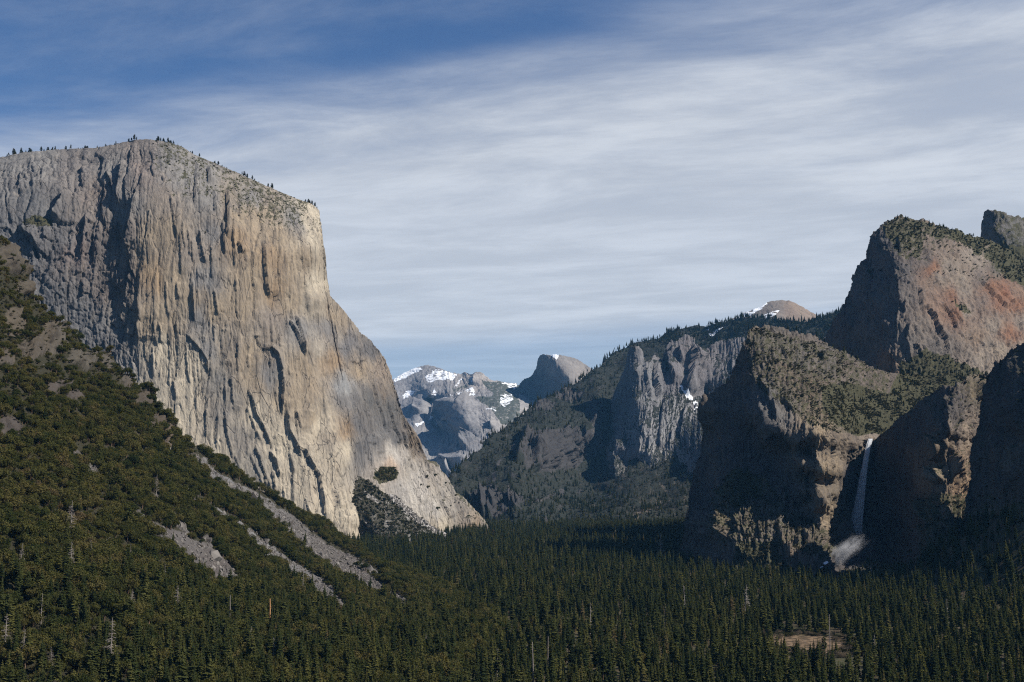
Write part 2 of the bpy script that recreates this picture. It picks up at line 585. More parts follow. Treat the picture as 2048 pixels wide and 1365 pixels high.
# ------------------------------------------------------------------ valley floor
def ground_z(x, y):
    x, y = np.asarray(x, float), np.asarray(y, float)
    z = -30 + 30 * np.clip((y - 1000) / 3000, 0, 1) + np.clip(y - 9000, 0, None) * 0.02
    z = z + 135 * np.exp(-((np.minimum(x - 800, 0) / 110) ** 2 + ((y - 2010) / 270) ** 2)) / (1 + np.exp((x - 1250) / 90))
    z = z + 60 * np.exp(-(((x - 1000) / 300) ** 2 + ((y - 1500) / 500) ** 2))
    z = z + 10 * np.exp(-(((x - 690) / 70) ** 2 + ((y - 2600) / 150) ** 2))
    z = z + 3.0 * fbm(x / 160, y / 160, x * 0, 3)
    hill = 134 - 0.36 * np.hypot(x * 0.25, y)
    hill = np.where(y < 0, 134 + 0 * y, hill)
    k = 12.0
    return np.maximum(z, hill) + k * np.exp(-np.abs(z - hill) / k) * 0.3


gx = np.concatenate([-np.geomspace(21000, 1600, 36)[:-1], np.linspace(-1600, 1600, 150), np.geomspace(1600, 21000, 36)[1:]])
gy = np.concatenate([np.linspace(-3000, -100, 8), np.linspace(0, 4400, 190), np.geomspace(4450, 21000, 40)])
GX, GY = np.meshgrid(gx, gy)
GV = np.stack([GX, GY, ground_z(GX, GY)], -1)
gi = np.arange(GX.size).reshape(GX.shape)
GF = np.stack([gi[:-1, :-1], gi[:-1, 1:], gi[1:, 1:], gi[1:, :-1]], -1).reshape(-1, 4)
CLEAR = (318.0, 1415.0, 46.0, 82.0)       # the dry meadow in the forest: centre and radii


def clearing(x, y):
    r = np.hypot((x - CLEAR[0]) / CLEAR[2], (y - CLEAR[1]) / CLEAR[3])
    return r + 0.25 * fbm(np.asarray(x, float) / 30, np.asarray(y, float) / 30, np.asarray(x, float) * 0, 2)


m, t = new_mat('forest floor')
P_ = t.n('ShaderNodeTexCoord').outputs['Object']
n1 = t.noise(P_, 0.03, 6)
n2 = t.noise(P_, 0.25, 6, 0.65)
c_ = t.mix(t.ramp(n1, .35, .65), (0.06, 0.048, 0.03), (0.045, 0.05, 0.022))
c_ = t.mix(t.ramp(n2, .45, .7, 0, .6), c_, (0.13, 0.10, 0.065))
dry = t.n('ShaderNodeAttribute', attribute_name='mask').outputs['Fac']
c2 = t.mix(t.ramp(t.noise(P_, .12, 7, .7), .42, .58), (0.055, 0.04, 0.024), (0.19, 0.13, 0.08))
c_ = t.mix(dry, c_, c2)
b_ = t.n('ShaderNodeBsdfPrincipled', {'Base Color': c_, 'Roughness': 0.95, 'Specular IOR Level': 0.1})
t.n('ShaderNodeOutputMaterial', {'Surface': b_.outputs[0]})
gme = mesh_from('ground', GV.reshape(-1, 3), GF, m, smooth=True)
md_ = 1 - sstep(clearing(GX, GY), 0.8, 1.15)
set_attr(gme, 'mask', np.repeat(md_.reshape(-1, 1), 3, 1))
link(bpy.data.objects.new('ground', gme), 'structure', 'forest floor of the wide valley with a small dry brown clearing')

# ------------------------------------------------------------------ the great cliff on the left
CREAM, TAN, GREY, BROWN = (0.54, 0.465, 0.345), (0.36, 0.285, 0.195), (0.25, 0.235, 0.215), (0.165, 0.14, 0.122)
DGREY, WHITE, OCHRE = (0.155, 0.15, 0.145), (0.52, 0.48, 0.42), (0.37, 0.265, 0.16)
EL_ST = [(-420, 350, -420, 700), (-100, 318, -100, 700), (0, 314, 0, 700), (51, 305, 45, 720), (120, 299, 110, 750), (205, 293, 180, 795),
         (246, 284, 225, 830), (290, 278, 275, 890), (335, 284, 325, 930), (365, 294, 355, 950), (390, 310, 382, 970), (427, 326, 420, 1000),
         (478, 347, 480, 1030), (547, 378, 550, 1060), (588, 395, 610, 1085), (625, 408, 660, 1100), (639, 421, 690, 1105), (642, 452, 715, 1110),
         (648, 513, 735, 1110), (648, 571, 755, 1110), (660, 589, 775, 1110), (683, 616, 800, 1110), (697, 635, 815, 1110), (722, 667, 835, 1112),
         (743, 684, 850, 1112), (764, 709, 865, 1114), (778, 741, 880, 1115), (792, 790, 895, 1116), (806, 829, 910, 1117), (827, 864, 920, 1118),
         (845, 899, 930, 1119), (854, 923, 938, 1120), (877, 934, 946, 1120), (894, 959, 953, 1120), (912, 990, 960, 1120), (933, 1008, 968, 1120),
         (957, 1032, 975, 1120), (975, 1054, 982, 1120), (981, 1080, 985, 1120)]
EL_D = [(-420, 330, 3480), (-420, 560, 3250), (-100, 318, 3600), (-100, 560, 3350), (0, 312, 3660), (0, 400, 3470), (0, 570, 3370), (60, 300, 3690), (60, 380, 3505), (90, 430, 3470), (90, 560, 3395), (130, 298, 3710), (140, 400, 3510), (130, 700, 3380),
        (180, 450, 3490), (215, 340, 3610), (238, 480, 3497), (238, 600, 3458), (232, 700, 3415), (265, 285, 3720), (285, 350, 3530), (276, 480, 3456), (274, 620, 3412), (270, 880, 3350), (330, 330, 3560),
        (400, 318, 3700), (400, 400, 3500), (400, 480, 3465), (400, 700, 3400), (400, 950, 3320), (480, 355, 3720), (490, 430, 3520), (550, 382, 3740), (550, 450, 3545),
        (550, 600, 3480), (550, 750, 3425), (550, 900, 3370), (550, 1040, 3320), (610, 430, 3640), (638, 428, 3720), (622, 500, 3560), (634, 600, 3530), (640, 700, 3490), (650, 800, 3455), (680, 920, 3410), (705, 1040, 3360), (718, 1100, 3350),
        (648, 560, 3630), (665, 600, 3640), (700, 650, 3700), (700, 780, 3570), (760, 712, 3830), (750, 850, 3640), (730, 930, 3540), (790, 800, 3780), (770, 930, 3640), (845, 905, 3950),
        (800, 1000, 3700), (850, 1000, 3830), (880, 1040, 3880), (900, 975, 4000), (930, 1050, 3990), (975, 1056, 4150), (985, 1110, 4140), (840, 1100, 3740), (760, 1090, 3600)]
EL_FEAT = [  # (polyline down the left edge of a flake, how proud in metres, how wide in pixels)
    ([(284, 345), (273, 383), (267, 418), (260, 459), (258, 493), (264, 534), (254, 568), (252, 616), (256, 640)], 16, 22),
    ([(246, 319), (240, 370), (236, 415)], 24, 18), ([(390, 315), (391, 342), (390, 383), (388, 405)], 18, 16), ([(414, 335), (416, 372)], 26, 14),
    ([(451, 377), (455, 411), (455, 445), (453, 480)], 26, 14), ([(425, 383), (429, 425)], 16, 12), ([(526, 486), (528, 530), (531, 565), (537, 600)], 17, 22),
    ([(448, 459), (446, 510)], 12, 12), ([(475, 484), (483, 508)], 20, 10), ([(396, 459), (403, 500), (411, 530)], 9, 14), ([(359, 455), (362, 552)], 8, 14),
    ([(135, 378), (122, 405), (98, 438)], 40, 34), ([(34, 455), (66, 484), (80, 520)], 30, 30), ([(171, 425), (166, 465), (160, 518)], 24, 24),
    ([(190, 440), (186, 480), (192, 510)], 12, 14), ([(210, 340), (222, 365), (231, 400)], 18, 14), ([(160, 330), (164, 372)], 14, 18), ([(85, 330), (80, 380)], 14, 20), ([(40, 340), (35, 385)], 12, 20),
    ([(427, 578), (435, 632)], 10, 12), ([(576, 640), (591, 664), (606, 700)], 16, 14), ([(557, 434), (555, 570)], 8, 16), ([(615, 510), (619, 570)], 7, 12), ([(600, 440), (603, 530)], 8, 14),
    ([(369, 668), (384, 682), (402, 702), (413, 720), (415, 752)], 13, 16), ([(497, 700), (511, 674), (524, 672)], 7, 10),
    ([(525, 700), (543, 697), (554, 709), (564, 741), (565, 830)], 19, 18), ([(476, 665), (474, 745)], 9, 12), ([(458, 750), (463, 776), (466, 812)], 9, 14),
    ([(493, 775), (504, 797), (512, 829), (529, 860), (544, 900)], 15, 18), ([(448, 828), (455, 874), (466, 920)], 9, 14), ([(507, 888), (518, 916), (530, 952), (533, 980)], 14, 12),
    ([(536, 902), (550, 920), (559, 956)], 19, 12), ([(543, 940), (552, 988)], 14, 10), ([(586, 895), (609, 906), (621, 927), (638, 952), (645, 994), (653, 1045)], 19, 16),
    ([(574, 820), (577, 860), (588, 881), (603, 920)], 15, 14), ([(588, 821), (602, 862)], 10, 10), ([(664, 980), (681, 1022)], 12, 10), ([(588, 630), (599, 670), (610, 714)], 17, 14),
    ([(301, 700), (304, 760)], 6, 10), ([(305, 640), (313, 690)], 6, 10), ([(345, 760), (352, 800)], 8, 10), ([(330, 560), (335, 640)], 6, 12), ([(384, 560), (388, 640)], 7, 12), ([(352, 640), (354, 700)], 6, 12),
    ([(505, 560), (509, 640)], 7, 12), ([(470, 550), (474, 640)], 7, 10), ([(540, 620), (545, 690)], 7, 12), ([(420, 480), (424, 560)], 8, 12), ([(630, 620), (640, 700)], 6, 10),
    ([(700, 722), (712, 728), (728, 722)], 10, 12), ([(740, 760), (752, 800), (770, 860)], 12, 14), ([(770, 800), (782, 840), (800, 890)], 14, 14), ([(716, 680), (722, 760), (730, 820)], 9, 12),
    ([(690, 660), (694, 720)], 8, 12), ([(750, 870), (756, 910)], 8, 12), ([(800, 860), (815, 900)], 10, 12), ([(880, 1000), (900, 1040)], 10, 14), ([(930, 1035), (940, 1062)], 16, 10), ([(820, 950), (845, 1010)], 7, 14),
]
_fr = random.Random(41)
for _ in range(150):
    _x, _y = _fr.uniform(262, 850), _fr.uniform(330, 1040)
    if _x > 640 and _y < 600 + (_x - 640) * 1.9:
        continue
    _l = _fr.uniform(18, 95)
    _s = _fr.uniform(-.04, .16) + (.35 if _y > 750 and 420 < _x < 660 and _fr.random() < .5 else 0)
    EL_FEAT.append(([(_x, _y), (_x + _s * _l * .5 + _fr.uniform(-2, 2), _y + _l * .5), (_x + _s * _l, _y + _l)], _fr.uniform(2.5, 8.5), _fr.uniform(6, 16)))
for _ in range(40):
    _x, _y = _fr.uniform(270, 640), _fr.uniform(380, 950)
    _l = _fr.uniform(8, 26)
    EL_FEAT.append(([(_x + _l, _y + _fr.uniform(-4, 6)), (_x + _l * .4, _y - 2), (_x, _y + _fr.uniform(0, 8))], _fr.uniform(3, 8), _fr.uniform(5, 9)))
_el_big = rocky(58, 5.0, 6.5, 1.0, 0.3, 0.8, 3)
_el_sm = rocky(15, 1.7, 8, 1.0, 0.5, 0.9, 40)
_el_xs = rocky(6.5, .75, 5, 1, .5, 1.0, 140)
_ex, _ey = [q[0] for q in EL_ST if q[0] < 640], [q[1] for q in EL_ST if q[0] < 640]


def el_disp(PX, PY, A, U):
    d = _el_big(PX, PY, A, U) * (1 + 1.1 * sstep(300 - PX, 0, 60) * sstep(700 - PY, 0, 100)) + (_el_sm(PX, PY, A, U) + _el_xs(PX, PY, A, U)) * (.22 + 1.15 * sstep(fbm(A[..., 0] / 130, A[..., 1] / 130, A[..., 2] / 210, 3), -.22, .22))
    for pl, h, wr in EL_FEAT:
        d = d + ledge(PX, PY, pl, h * .72, wr, ragged=1.3)
    # rougher broken rock at the upper left and low on the right
    rough = sstep(285 - PX, 0, 30) * sstep(PY, 400, 470) * 1.0 + sstep(PX, 720, 800) * 0.35
    x, y, z = A[..., 0], A[..., 1], A[..., 2]
    h, e = facet((U + 9 * fbm(x / 20, y / 20, z / 20, 2)) / 24, (z + 12 * fbm(x / 20 + 9, y / 20, z / 20, 2)) / 38, 90, 1.6)
    d = d + rough * (8 * h - 3 * np.exp(-(e / .1) ** 2) + 4 * fbm(x / 14, y / 14, z / 14, 3))
    return d * (.3 + .7 * np.where(PX < 640, sstep(PY - np.interp(PX, _ex, _ey), 2, 34), 1))


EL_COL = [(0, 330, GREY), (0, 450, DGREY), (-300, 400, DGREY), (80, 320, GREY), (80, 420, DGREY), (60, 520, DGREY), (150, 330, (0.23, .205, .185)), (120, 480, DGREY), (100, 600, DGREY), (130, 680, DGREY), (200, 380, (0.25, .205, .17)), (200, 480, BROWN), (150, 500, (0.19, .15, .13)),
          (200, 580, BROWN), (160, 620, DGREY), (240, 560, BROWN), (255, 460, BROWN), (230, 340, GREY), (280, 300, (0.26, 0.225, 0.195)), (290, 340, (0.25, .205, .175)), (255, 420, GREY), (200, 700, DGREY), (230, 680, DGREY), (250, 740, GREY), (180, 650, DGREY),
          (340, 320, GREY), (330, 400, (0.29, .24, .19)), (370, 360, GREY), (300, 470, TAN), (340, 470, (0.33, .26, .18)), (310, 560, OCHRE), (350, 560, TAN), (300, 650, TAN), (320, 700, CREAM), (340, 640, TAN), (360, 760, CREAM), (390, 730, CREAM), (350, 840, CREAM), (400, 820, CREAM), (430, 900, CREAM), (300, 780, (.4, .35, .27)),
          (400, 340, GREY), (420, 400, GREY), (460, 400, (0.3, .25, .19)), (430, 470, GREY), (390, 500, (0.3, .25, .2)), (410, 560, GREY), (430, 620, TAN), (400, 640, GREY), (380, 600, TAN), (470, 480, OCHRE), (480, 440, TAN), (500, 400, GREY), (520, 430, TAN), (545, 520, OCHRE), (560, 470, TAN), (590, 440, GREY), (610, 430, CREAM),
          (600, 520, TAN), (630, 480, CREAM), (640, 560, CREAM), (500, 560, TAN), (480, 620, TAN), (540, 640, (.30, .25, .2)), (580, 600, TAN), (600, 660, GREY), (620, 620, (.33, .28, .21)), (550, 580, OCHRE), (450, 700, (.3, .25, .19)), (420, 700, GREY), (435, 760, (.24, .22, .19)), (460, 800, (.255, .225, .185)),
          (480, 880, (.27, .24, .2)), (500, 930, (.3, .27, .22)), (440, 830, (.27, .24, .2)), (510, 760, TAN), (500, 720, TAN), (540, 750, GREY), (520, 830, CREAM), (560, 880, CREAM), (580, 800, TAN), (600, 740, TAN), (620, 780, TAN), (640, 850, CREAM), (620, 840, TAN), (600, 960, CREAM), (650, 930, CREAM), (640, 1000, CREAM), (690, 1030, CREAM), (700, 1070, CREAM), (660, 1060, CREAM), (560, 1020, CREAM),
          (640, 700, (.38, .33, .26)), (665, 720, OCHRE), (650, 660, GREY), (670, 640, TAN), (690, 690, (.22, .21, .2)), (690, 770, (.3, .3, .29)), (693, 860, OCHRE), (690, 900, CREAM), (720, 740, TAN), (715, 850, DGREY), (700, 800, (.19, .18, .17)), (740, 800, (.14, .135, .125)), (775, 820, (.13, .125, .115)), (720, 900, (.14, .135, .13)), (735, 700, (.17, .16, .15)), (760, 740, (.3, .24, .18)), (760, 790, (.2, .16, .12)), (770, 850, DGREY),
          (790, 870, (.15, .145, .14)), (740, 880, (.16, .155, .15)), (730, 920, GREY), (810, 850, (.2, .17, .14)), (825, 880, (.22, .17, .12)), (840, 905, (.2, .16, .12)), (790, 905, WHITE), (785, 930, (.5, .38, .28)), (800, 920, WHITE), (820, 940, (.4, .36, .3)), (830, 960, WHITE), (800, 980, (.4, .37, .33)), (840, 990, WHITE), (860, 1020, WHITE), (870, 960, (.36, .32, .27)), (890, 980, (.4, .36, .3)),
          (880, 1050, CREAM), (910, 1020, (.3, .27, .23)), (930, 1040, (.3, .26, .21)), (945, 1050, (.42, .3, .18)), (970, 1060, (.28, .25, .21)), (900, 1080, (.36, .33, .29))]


def el_veg(PX, PY, A, N):
    d = np.hypot((PX - 772) / 24, (PY - 950) / 17)
    m = 0.8 * (d + .5 * fbm(PX / 9, PY / 7, PX * 0 + 2, 3) < .95)
    m = np.maximum(m, 0.54 * (N[..., 2] > 0.62) * (PY < 470) * sstep(PX + 40 * fbm(PX / 30, PY / 12, PX * 0, 3), 285, 330) * (fbm(PX / 11, PY / 6, PX * 0 + 6, 3) > -.12) + 0.6 * (N[..., 2] > 0.6) * (PX > 840))
    m = np.maximum(m, 0.75 * (np.hypot((PX - 75) / 32, (PY - 445) / 12) < 1))
    return m


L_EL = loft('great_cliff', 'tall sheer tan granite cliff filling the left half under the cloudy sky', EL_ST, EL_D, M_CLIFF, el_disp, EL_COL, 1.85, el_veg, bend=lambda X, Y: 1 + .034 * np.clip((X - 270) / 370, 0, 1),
            back=((30, -.12), (90, -.10), (200, -.02), (420, .1), (900, .3)))

# ------------------------------------------------------------------ wooded apron under the great cliff
AP_ST = [(689, 937, 724, 1085), (700, 943, 745, 1100), (715, 950, 765, 1120), (740, 962, 795, 1130), (765, 985, 830, 1130), (790, 992, 850, 1130), (810, 1010, 875, 1130), (838, 1030, 900, 1130),
         (860, 1050, 915, 1130), (885, 1062, 935, 1130), (910, 1078, 955, 1130), (950, 1095, 985, 1130)]
AP_D = [(689, 937, 3500), (700, 943, 3510), (715, 950, 3530), (740, 962, 3550), (765, 985, 3560), (790, 992, 3600), (838, 1030, 3650), (885, 1062, 3670), (950, 1095, 3700), (724, 1085, 3441), (745, 1040, 3440), (740, 1000, 3490), (800, 1070, 3440), (860, 1090, 3500), (765, 1125, 3300), (850, 1130, 3340), (985, 1130, 3450)]


def stones(PX, PY, A, N):
    v = 0.62 + 0.25 * fbm(PX / 14, PY / 10, PX * 0, 3)
    for pl, wd in (([(765, 960), (790, 1000), (830, 1035), (870, 1062), (925, 1076)], 9), ([(735, 990), (752, 1000)], 5), ([(860, 1030), (900, 1055), (930, 1072)], 7)):
        d, _, _ = polyline_dist(PX, PY, pl)
        v = np.where(d < wd * (0.7 + 0.6 * perlin(PX / 6, PY / 6, PX * 0)), 0.0, v)
    return v


AP_D = [(a, b, c * (1.02 if c not in (3500, 3510, 3441) else 1.028)) for a, b, c in AP_D]
L_AP = loft('talus_apron', 'wooded talus apron at the foot of the great cliff', AP_ST, AP_D, M_SLOPE, rocky(40, 4, 1.0, 1, .1, .6, 5), [(700, 1000, (.2, .18, .16)), (800, 1000, (.42, .4, .37)), (900, 1060, (.46, .44, .41))], 2.2, stones)

# ------------------------------------------------------------------ near slope on the left with oaks and talus streaks
SL_ST = [(-950, 300, -950, 1480), (-420, 380, -420, 1480), (-120, 440, -120, 1480), (0, 478, 0, 1480), (17, 481, 25, 1480), (34, 502, 45, 1480), (51, 550, 70, 1480), (58, 597, 90, 1480), (82, 614, 120, 1480), (109, 635, 150, 1480), (137, 652, 180, 1480),
         (172, 690, 225, 1480), (189, 706, 250, 1480), (202, 700, 265, 1480), (216, 704, 280, 1480), (232, 720, 300, 1480), (249, 743, 325, 1480), (270, 767, 350, 1480), (286, 786, 370, 1480), (300, 800, 390, 1480),
         (323, 822, 420, 1480), (337, 840, 440, 1478), (347, 866, 460, 1475), (371, 884, 490, 1470), (404, 904, 530, 1460), (438, 922, 570, 1450), (472, 946, 610, 1440), (500, 963, 645, 1430), (525, 981, 680, 1418), (553, 998, 715, 1405),
         (581, 1013, 750, 1392), (616, 1034, 790, 1375), (652, 1052, 825, 1360), (694, 1084, 860, 1345), (730, 1106, 890, 1330), (768, 1130, 920, 1315), (837, 1152, 960, 1292), (888, 1176, 990, 1275), (926, 1195, 1005, 1262), (950, 1220, 1010, 1255)]
SL_D = [(-950, 300, 1380), (-950, 900, 980), (-950, 1480, 690), (-420, 380, 1500), (-420, 900, 1080), (-420, 1480, 760), (-120, 440, 1560), (-120, 900, 1120), (0, 480, 1600), (0, 600, 1480), (0, 750, 1330), (0, 900, 1180), (0, 1100, 1010), (0, 1365, 860), (0, 1480, 800), (34, 502, 1640), (58, 597, 1660), (110, 636, 1690),
        (140, 700, 1580), (172, 690, 1720), (202, 702, 1745), (250, 743, 1770), (300, 800, 1790), (340, 845, 1800), (150, 850, 1390), (150, 1000, 1200), (200, 1200, 1010), (250, 1365, 880), (250, 1480, 810),
        (300, 950, 1470), (350, 900, 1720), (404, 904, 1900), (472, 946, 2020), (420, 1000, 1620), (525, 981, 2120), (616, 1034, 2280), (694, 1084, 2400), (600, 1120, 1820), (500, 1150, 1480), (400, 1150, 1310), (400, 1300, 1010), (500, 1365, 930), (600, 1250, 1270),
        (600, 1400, 890), (700, 1180, 1700), (700, 1280, 1200), (768, 1130, 2250), (837, 1152, 2130), (926, 1195, 1900), (850, 1230, 1560), (800, 1300, 1180), (900, 1320, 1130), (1000, 1262, 1450)]
TALUS = [([(379, 905), (400, 925), (427, 955), (478, 979), (526, 1006), (581, 1050), (632, 1095), (666, 1122), (700, 1146), (758, 1181), (816, 1214)], (5, 10, 12, 11, 14, 20, 22, 20, 20, 17, 8)),
         ([(420, 1018), (447, 1032), (472, 1047), (513, 1081), (564, 1122), (615, 1160), (650, 1190), (685, 1220)], (4, 6, 8, 9, 11, 17, 21, 12)),
         ([(236, 1003), (273, 1030), (325, 1071), (376, 1098), (427, 1132), (466, 1160)], (5, 9, 13, 24, 33, 15)),
         ([(147, 896), (158, 915), (178, 934), (200, 955), (219, 975)], (5, 9, 8, 7, 4)), ([(349, 1030), (360, 1048), (372, 1072)], (4, 8, 8)), ([(297, 985), (308, 996), (318, 1004)], (4, 7, 5)),
         ([(403, 1062), (420, 1092)], (4, 4)), ([(362, 975), (376, 985)], (5, 5)), ([(393, 1000), (408, 1008)], (4, 4)), ([(640, 1085), (700, 1118), (760, 1150)], (3, 6, 4)), ([(262, 1312), (300, 1328)], (3, 4)),
         ([(330, 882), (338, 895)], (4, 5)), ([(268, 868), (285, 880)], (3, 4))]
CRAGS = [(45, 510, 45, 40), (105, 668, 22, 26), (165, 718, 32, 22), (215, 725, 14, 18), (120, 775, 32, 14), (150, 800, 20, 16), (335, 868, 11, 34), (20, 860, 24, 28), (30, 640, 20, 30), (90, 690, 40, 20), (60, 700, 30, 20), (290, 800, 20, 16), (10, 720, 18, 20), (60, 575, 30, 16), (250, 765, 16, 12), (315, 840, 16, 14)]


def talus_mask(PX, PY, grow=0.0):
    v = np.zeros(PX.shape)
    jx, jy = 5 * fbm(PX / 16, PY / 16, PX * 0 + 1, 3), 5 * fbm(PX / 16, PY / 16, PX * 0 + 7, 3)
    for pl, wd in TALUS:
        d, _, p = polyline_dist(PX + jx, PY + jy, pl)
        a = np.array(pl, float)
        cum = np.concatenate([[0], np.cumsum(np.hypot(*(a[1:] - a[:-1]).T))])
        wdt = np.interp(p, cum / cum[-1], wd) * .86 + 1.0 + grow
        v = np.maximum(v, (1 - sstep(d, wdt * .6, wdt * 1.15)) * np.clip(1.15 + 1.3 * np.minimum(fbm(PX / 13, PY / 11, PX * 0 + 5, 3) + .12, 0), 0, 1))
    return v


def crag_mask(PX, PY):
    v = np.zeros(PX.shape)
    jx, jy = 18 * fbm(PX / 26, PY / 26, PX * 0 + 4, 3), 18 * fbm(PX / 26, PY / 26, PX * 0 + 9, 3)
    for x, y, a, b in CRAGS:
        v = np.maximum(v, 1 - sstep(np.hypot((PX + jx - x) / a, (PY + jy - y) / b), .75, 1.1))
    return v


_sl_r = rocky(20, 4.5, 2.4, 1, .4, 1.1, 8)
_sl_s = rocky(7, 1.8, 2.6, 1, .6, 1.1, 9)


def sl_disp(PX, PY, A, U):
    x, y, z = A[..., 0], A[..., 1], A[..., 2]
    cr = crag_mask(PX, PY)
    upper = sstep(900 - PY, 0, 160) * sstep(420 - PX, 0, 100)
    d = 9 * fbm(x / 120, y / 120, z / 120, 4) * sstep(PY, 500, 560) + 1.2 * fbm(x / 9, y / 9, z / 9, 3)
    return d + (0.45 * upper + 1.7 * cr) * _sl_r(PX, PY, A, U) + cr * 6 + (.5 * upper + cr) * _sl_s(PX, PY, A, U)


def sl_veg(PX, PY, A, N):
    return np.clip(0.66 - 0.9 * talus_mask(PX, PY) - 0.75 * crag_mask(PX, PY), 0, 1)


SB, SG = (0.075, 0.06, 0.042), (0.08, 0.072, 0.064)
SL_COL = [(0, 500, (0.088, 0.074, 0.055)), (60, 640, (0.093, 0.076, 0.053)), (160, 720, (0.093, 0.081, 0.061)), (120, 780, (0.074, 0.061, 0.051)), (20, 860, (0.074, 0.061, 0.051)), (335, 870, (0.107, 0.079, 0.055)), (200, 900, SB), (300, 850, SB), (180, 935, SG), (250, 1010, SG), (330, 1070, (0.102, 0.091, 0.084)), (430, 1135, (0.093, 0.079, 0.070)), (460, 965, (0.186, 0.181, 0.177)),
          (526, 1006, (0.154, 0.144, 0.135)), (581, 1050, (0.125, 0.114, 0.105)), (640, 1100, (0.112, 0.098, 0.086)), (700, 1146, (0.112, 0.095, 0.084)), (790, 1200, (0.088, 0.074, 0.065)), (450, 1035, (0.205, 0.200, 0.191)), (513, 1081, (0.205, 0.200, 0.191)), (600, 1150, (0.167, 0.158, 0.149)), (660, 1190, (0.140, 0.131, 0.121)), (0, 1300, SB), (600, 1300, SB), (900, 1250, SB)]
L_SL = loft('near_slope', 'steep dark oak covered slope with grey talus streaks at lower left', SL_ST, SL_D, M_SLOPE, sl_disp, SL_COL, 3.3, sl_veg,
            back=((25, .25), (80, .55), (200, .7), (420, .8)), skirt=130)

# ------------------------------------------------------------------ far snowy mountain
FA, FB = (0.30, 0.29, 0.285), (0.22, 0.215, 0.215)
CR_ST = [(560, 800, 560, 1000), (700, 788, 700, 1000), (785, 759, 770, 1000), (805, 748, 795, 1000), (831, 737, 820, 1000), (856, 730, 850, 1000), (875, 736, 870, 1000), (897, 743, 895, 1000), (922, 748, 920, 1000), (930, 743, 928, 1000), (938, 747, 936, 1000), (944, 748, 942, 1000), (953, 742, 952, 1000), (962, 745, 962, 1000),
         (977, 759, 976, 1000), (985, 762, 984, 1000), (1000, 764, 1000, 1000), (1036, 769, 1036, 1000), (1080, 790, 1080, 1000), (1200, 800, 1200, 1000)]
CR_D = [(560, 800, 14000), (560, 1000, 9500), (700, 788, 14800), (700, 1000, 9800), (785, 759, 15200), (856, 730, 15600), (922, 748, 15200), (953, 742, 14600), (1036, 769, 14500), (1200, 800, 14500), (820, 790, 14600), (860, 800, 14200), (800, 850, 13200), (845, 810, 13350), (833, 835, 13250), (862, 790, 13600),
        (880, 825, 13420), (897, 795, 13200), (893, 830, 13250), (885, 870, 13050), (925, 800, 12950), (935, 795, 13100), (912, 850, 12900), (945, 810, 12750), (970, 785, 13400), (1000, 790, 13200), (960, 840, 12000), (915, 870, 12200), (935, 850, 11800), (900, 900, 11800), (940, 880, 11400), (880, 930, 11300), (908, 945, 11000), (915, 905, 10800),
        (935, 940, 10500), (970, 900, 11000), (1000, 840, 11800), (1030, 820, 12400), (840, 880, 12600), (900, 990, 10200), (1200, 1000, 9800), (820, 990, 10400)]
SNOW = [([(788, 757), (812, 743), (836, 735), (846, 740), (820, 752), (790, 766)], .66), ([(850, 752), (872, 738), (898, 743), (915, 748), (905, 762), (880, 758), (855, 766)], .58), ([(805, 790), (815, 781), (831, 782), (822, 793), (806, 799)], 0.68),
        ([(858, 797), (868, 776), (874, 785), (866, 797)], 0.61), ([(909, 789), (930, 780), (945, 774), (944, 780), (928, 788)], 0.68), ([(938, 790), (946, 773), (951, 790)], 0.61), ([(908, 775), (918, 760), (925, 755), (916, 770)], .65), ([(940, 760), (950, 745), (952, 748), (944, 766)], 0.57),
        ([(828, 850), (848, 843), (850, 846), (834, 855)], 0.68), ([(856, 838), (880, 834), (878, 837), (858, 840)], 0.68), ([(870, 848), (882, 836), (884, 839), (874, 850)], 0.61), ([(1000, 790), (1024, 789), (1026, 800), (1010, 816), (1000, 806)], .56), ([(970, 820), (992, 816), (992, 823), (972, 823)], 0.57), ([(1000, 766), (1036, 768), (1030, 780)], .55), ([(880, 800), (905, 790), (903, 795), (884, 803)], .5)]


def cr_snow(PX, PY, A, N):
    v = np.zeros(PX.shape)
    jx, jy = 3 * fbm(PX / 6, PY / 6, PX * 0 + 1, 3), 3 * fbm(PX / 6, PY / 6, PX * 0 + 5, 3)
    for pl, s in SNOW:
        v = np.maximum(v, s * inpoly(PX + jx, PY + jy, pl))
    return v


def cr_veg(PX, PY, A, N):
    v = 0.75 * inpoly(PX, PY, [(960, 760), (1000, 764), (1040, 770), (1040, 850), (1000, 845), (985, 825), (950, 795), (985, 790)]) + 0.6 * inpoly(PX, PY, [(900, 772), (950, 768), (940, 775), (905, 782)])
    v = v + 0.5 * inpoly(PX, PY, [(920, 860), (1000, 840), (960, 880), (900, 915), (880, 930)]) * (fbm(PX / 9, PY / 6, PX * 0, 3) > 0)
    return v * (0.85 + 0.5 * fbm(PX / 8, PY / 5, PX * 0, 3))


_cr_a, _cr_b = rocky(230, 14, 1.1, 1, .25, .8, 21), rocky(60, 4.5, 1.4, 1, .3, 1.0, 23)
_cr_feat = [([(893, 795), (888, 830), (884, 865)], 160, 16), ([(937, 797), (925, 830), (905, 865)], 170, 16), ([(912, 905), (902, 935), (896, 965)], 190, 14), ([(833, 800), (830, 830)], 90, 16),
            ([(865, 815), (858, 838)], 80, 16), ([(984, 842), (980, 858)], 70, 8), ([(938, 865), (920, 895)], 110, 14), ([(950, 748), (945, 770)], 50, 14)]


def cr_disp(PX, PY, A, U):
    d = _cr_a(PX, PY, A, U) + _cr_b(PX, PY, A, U)
    for pl, h, wr in _cr_feat:
        d = d + ledge(PX, PY, pl, h, wr, ragged=1.5)
    return d * 0.9


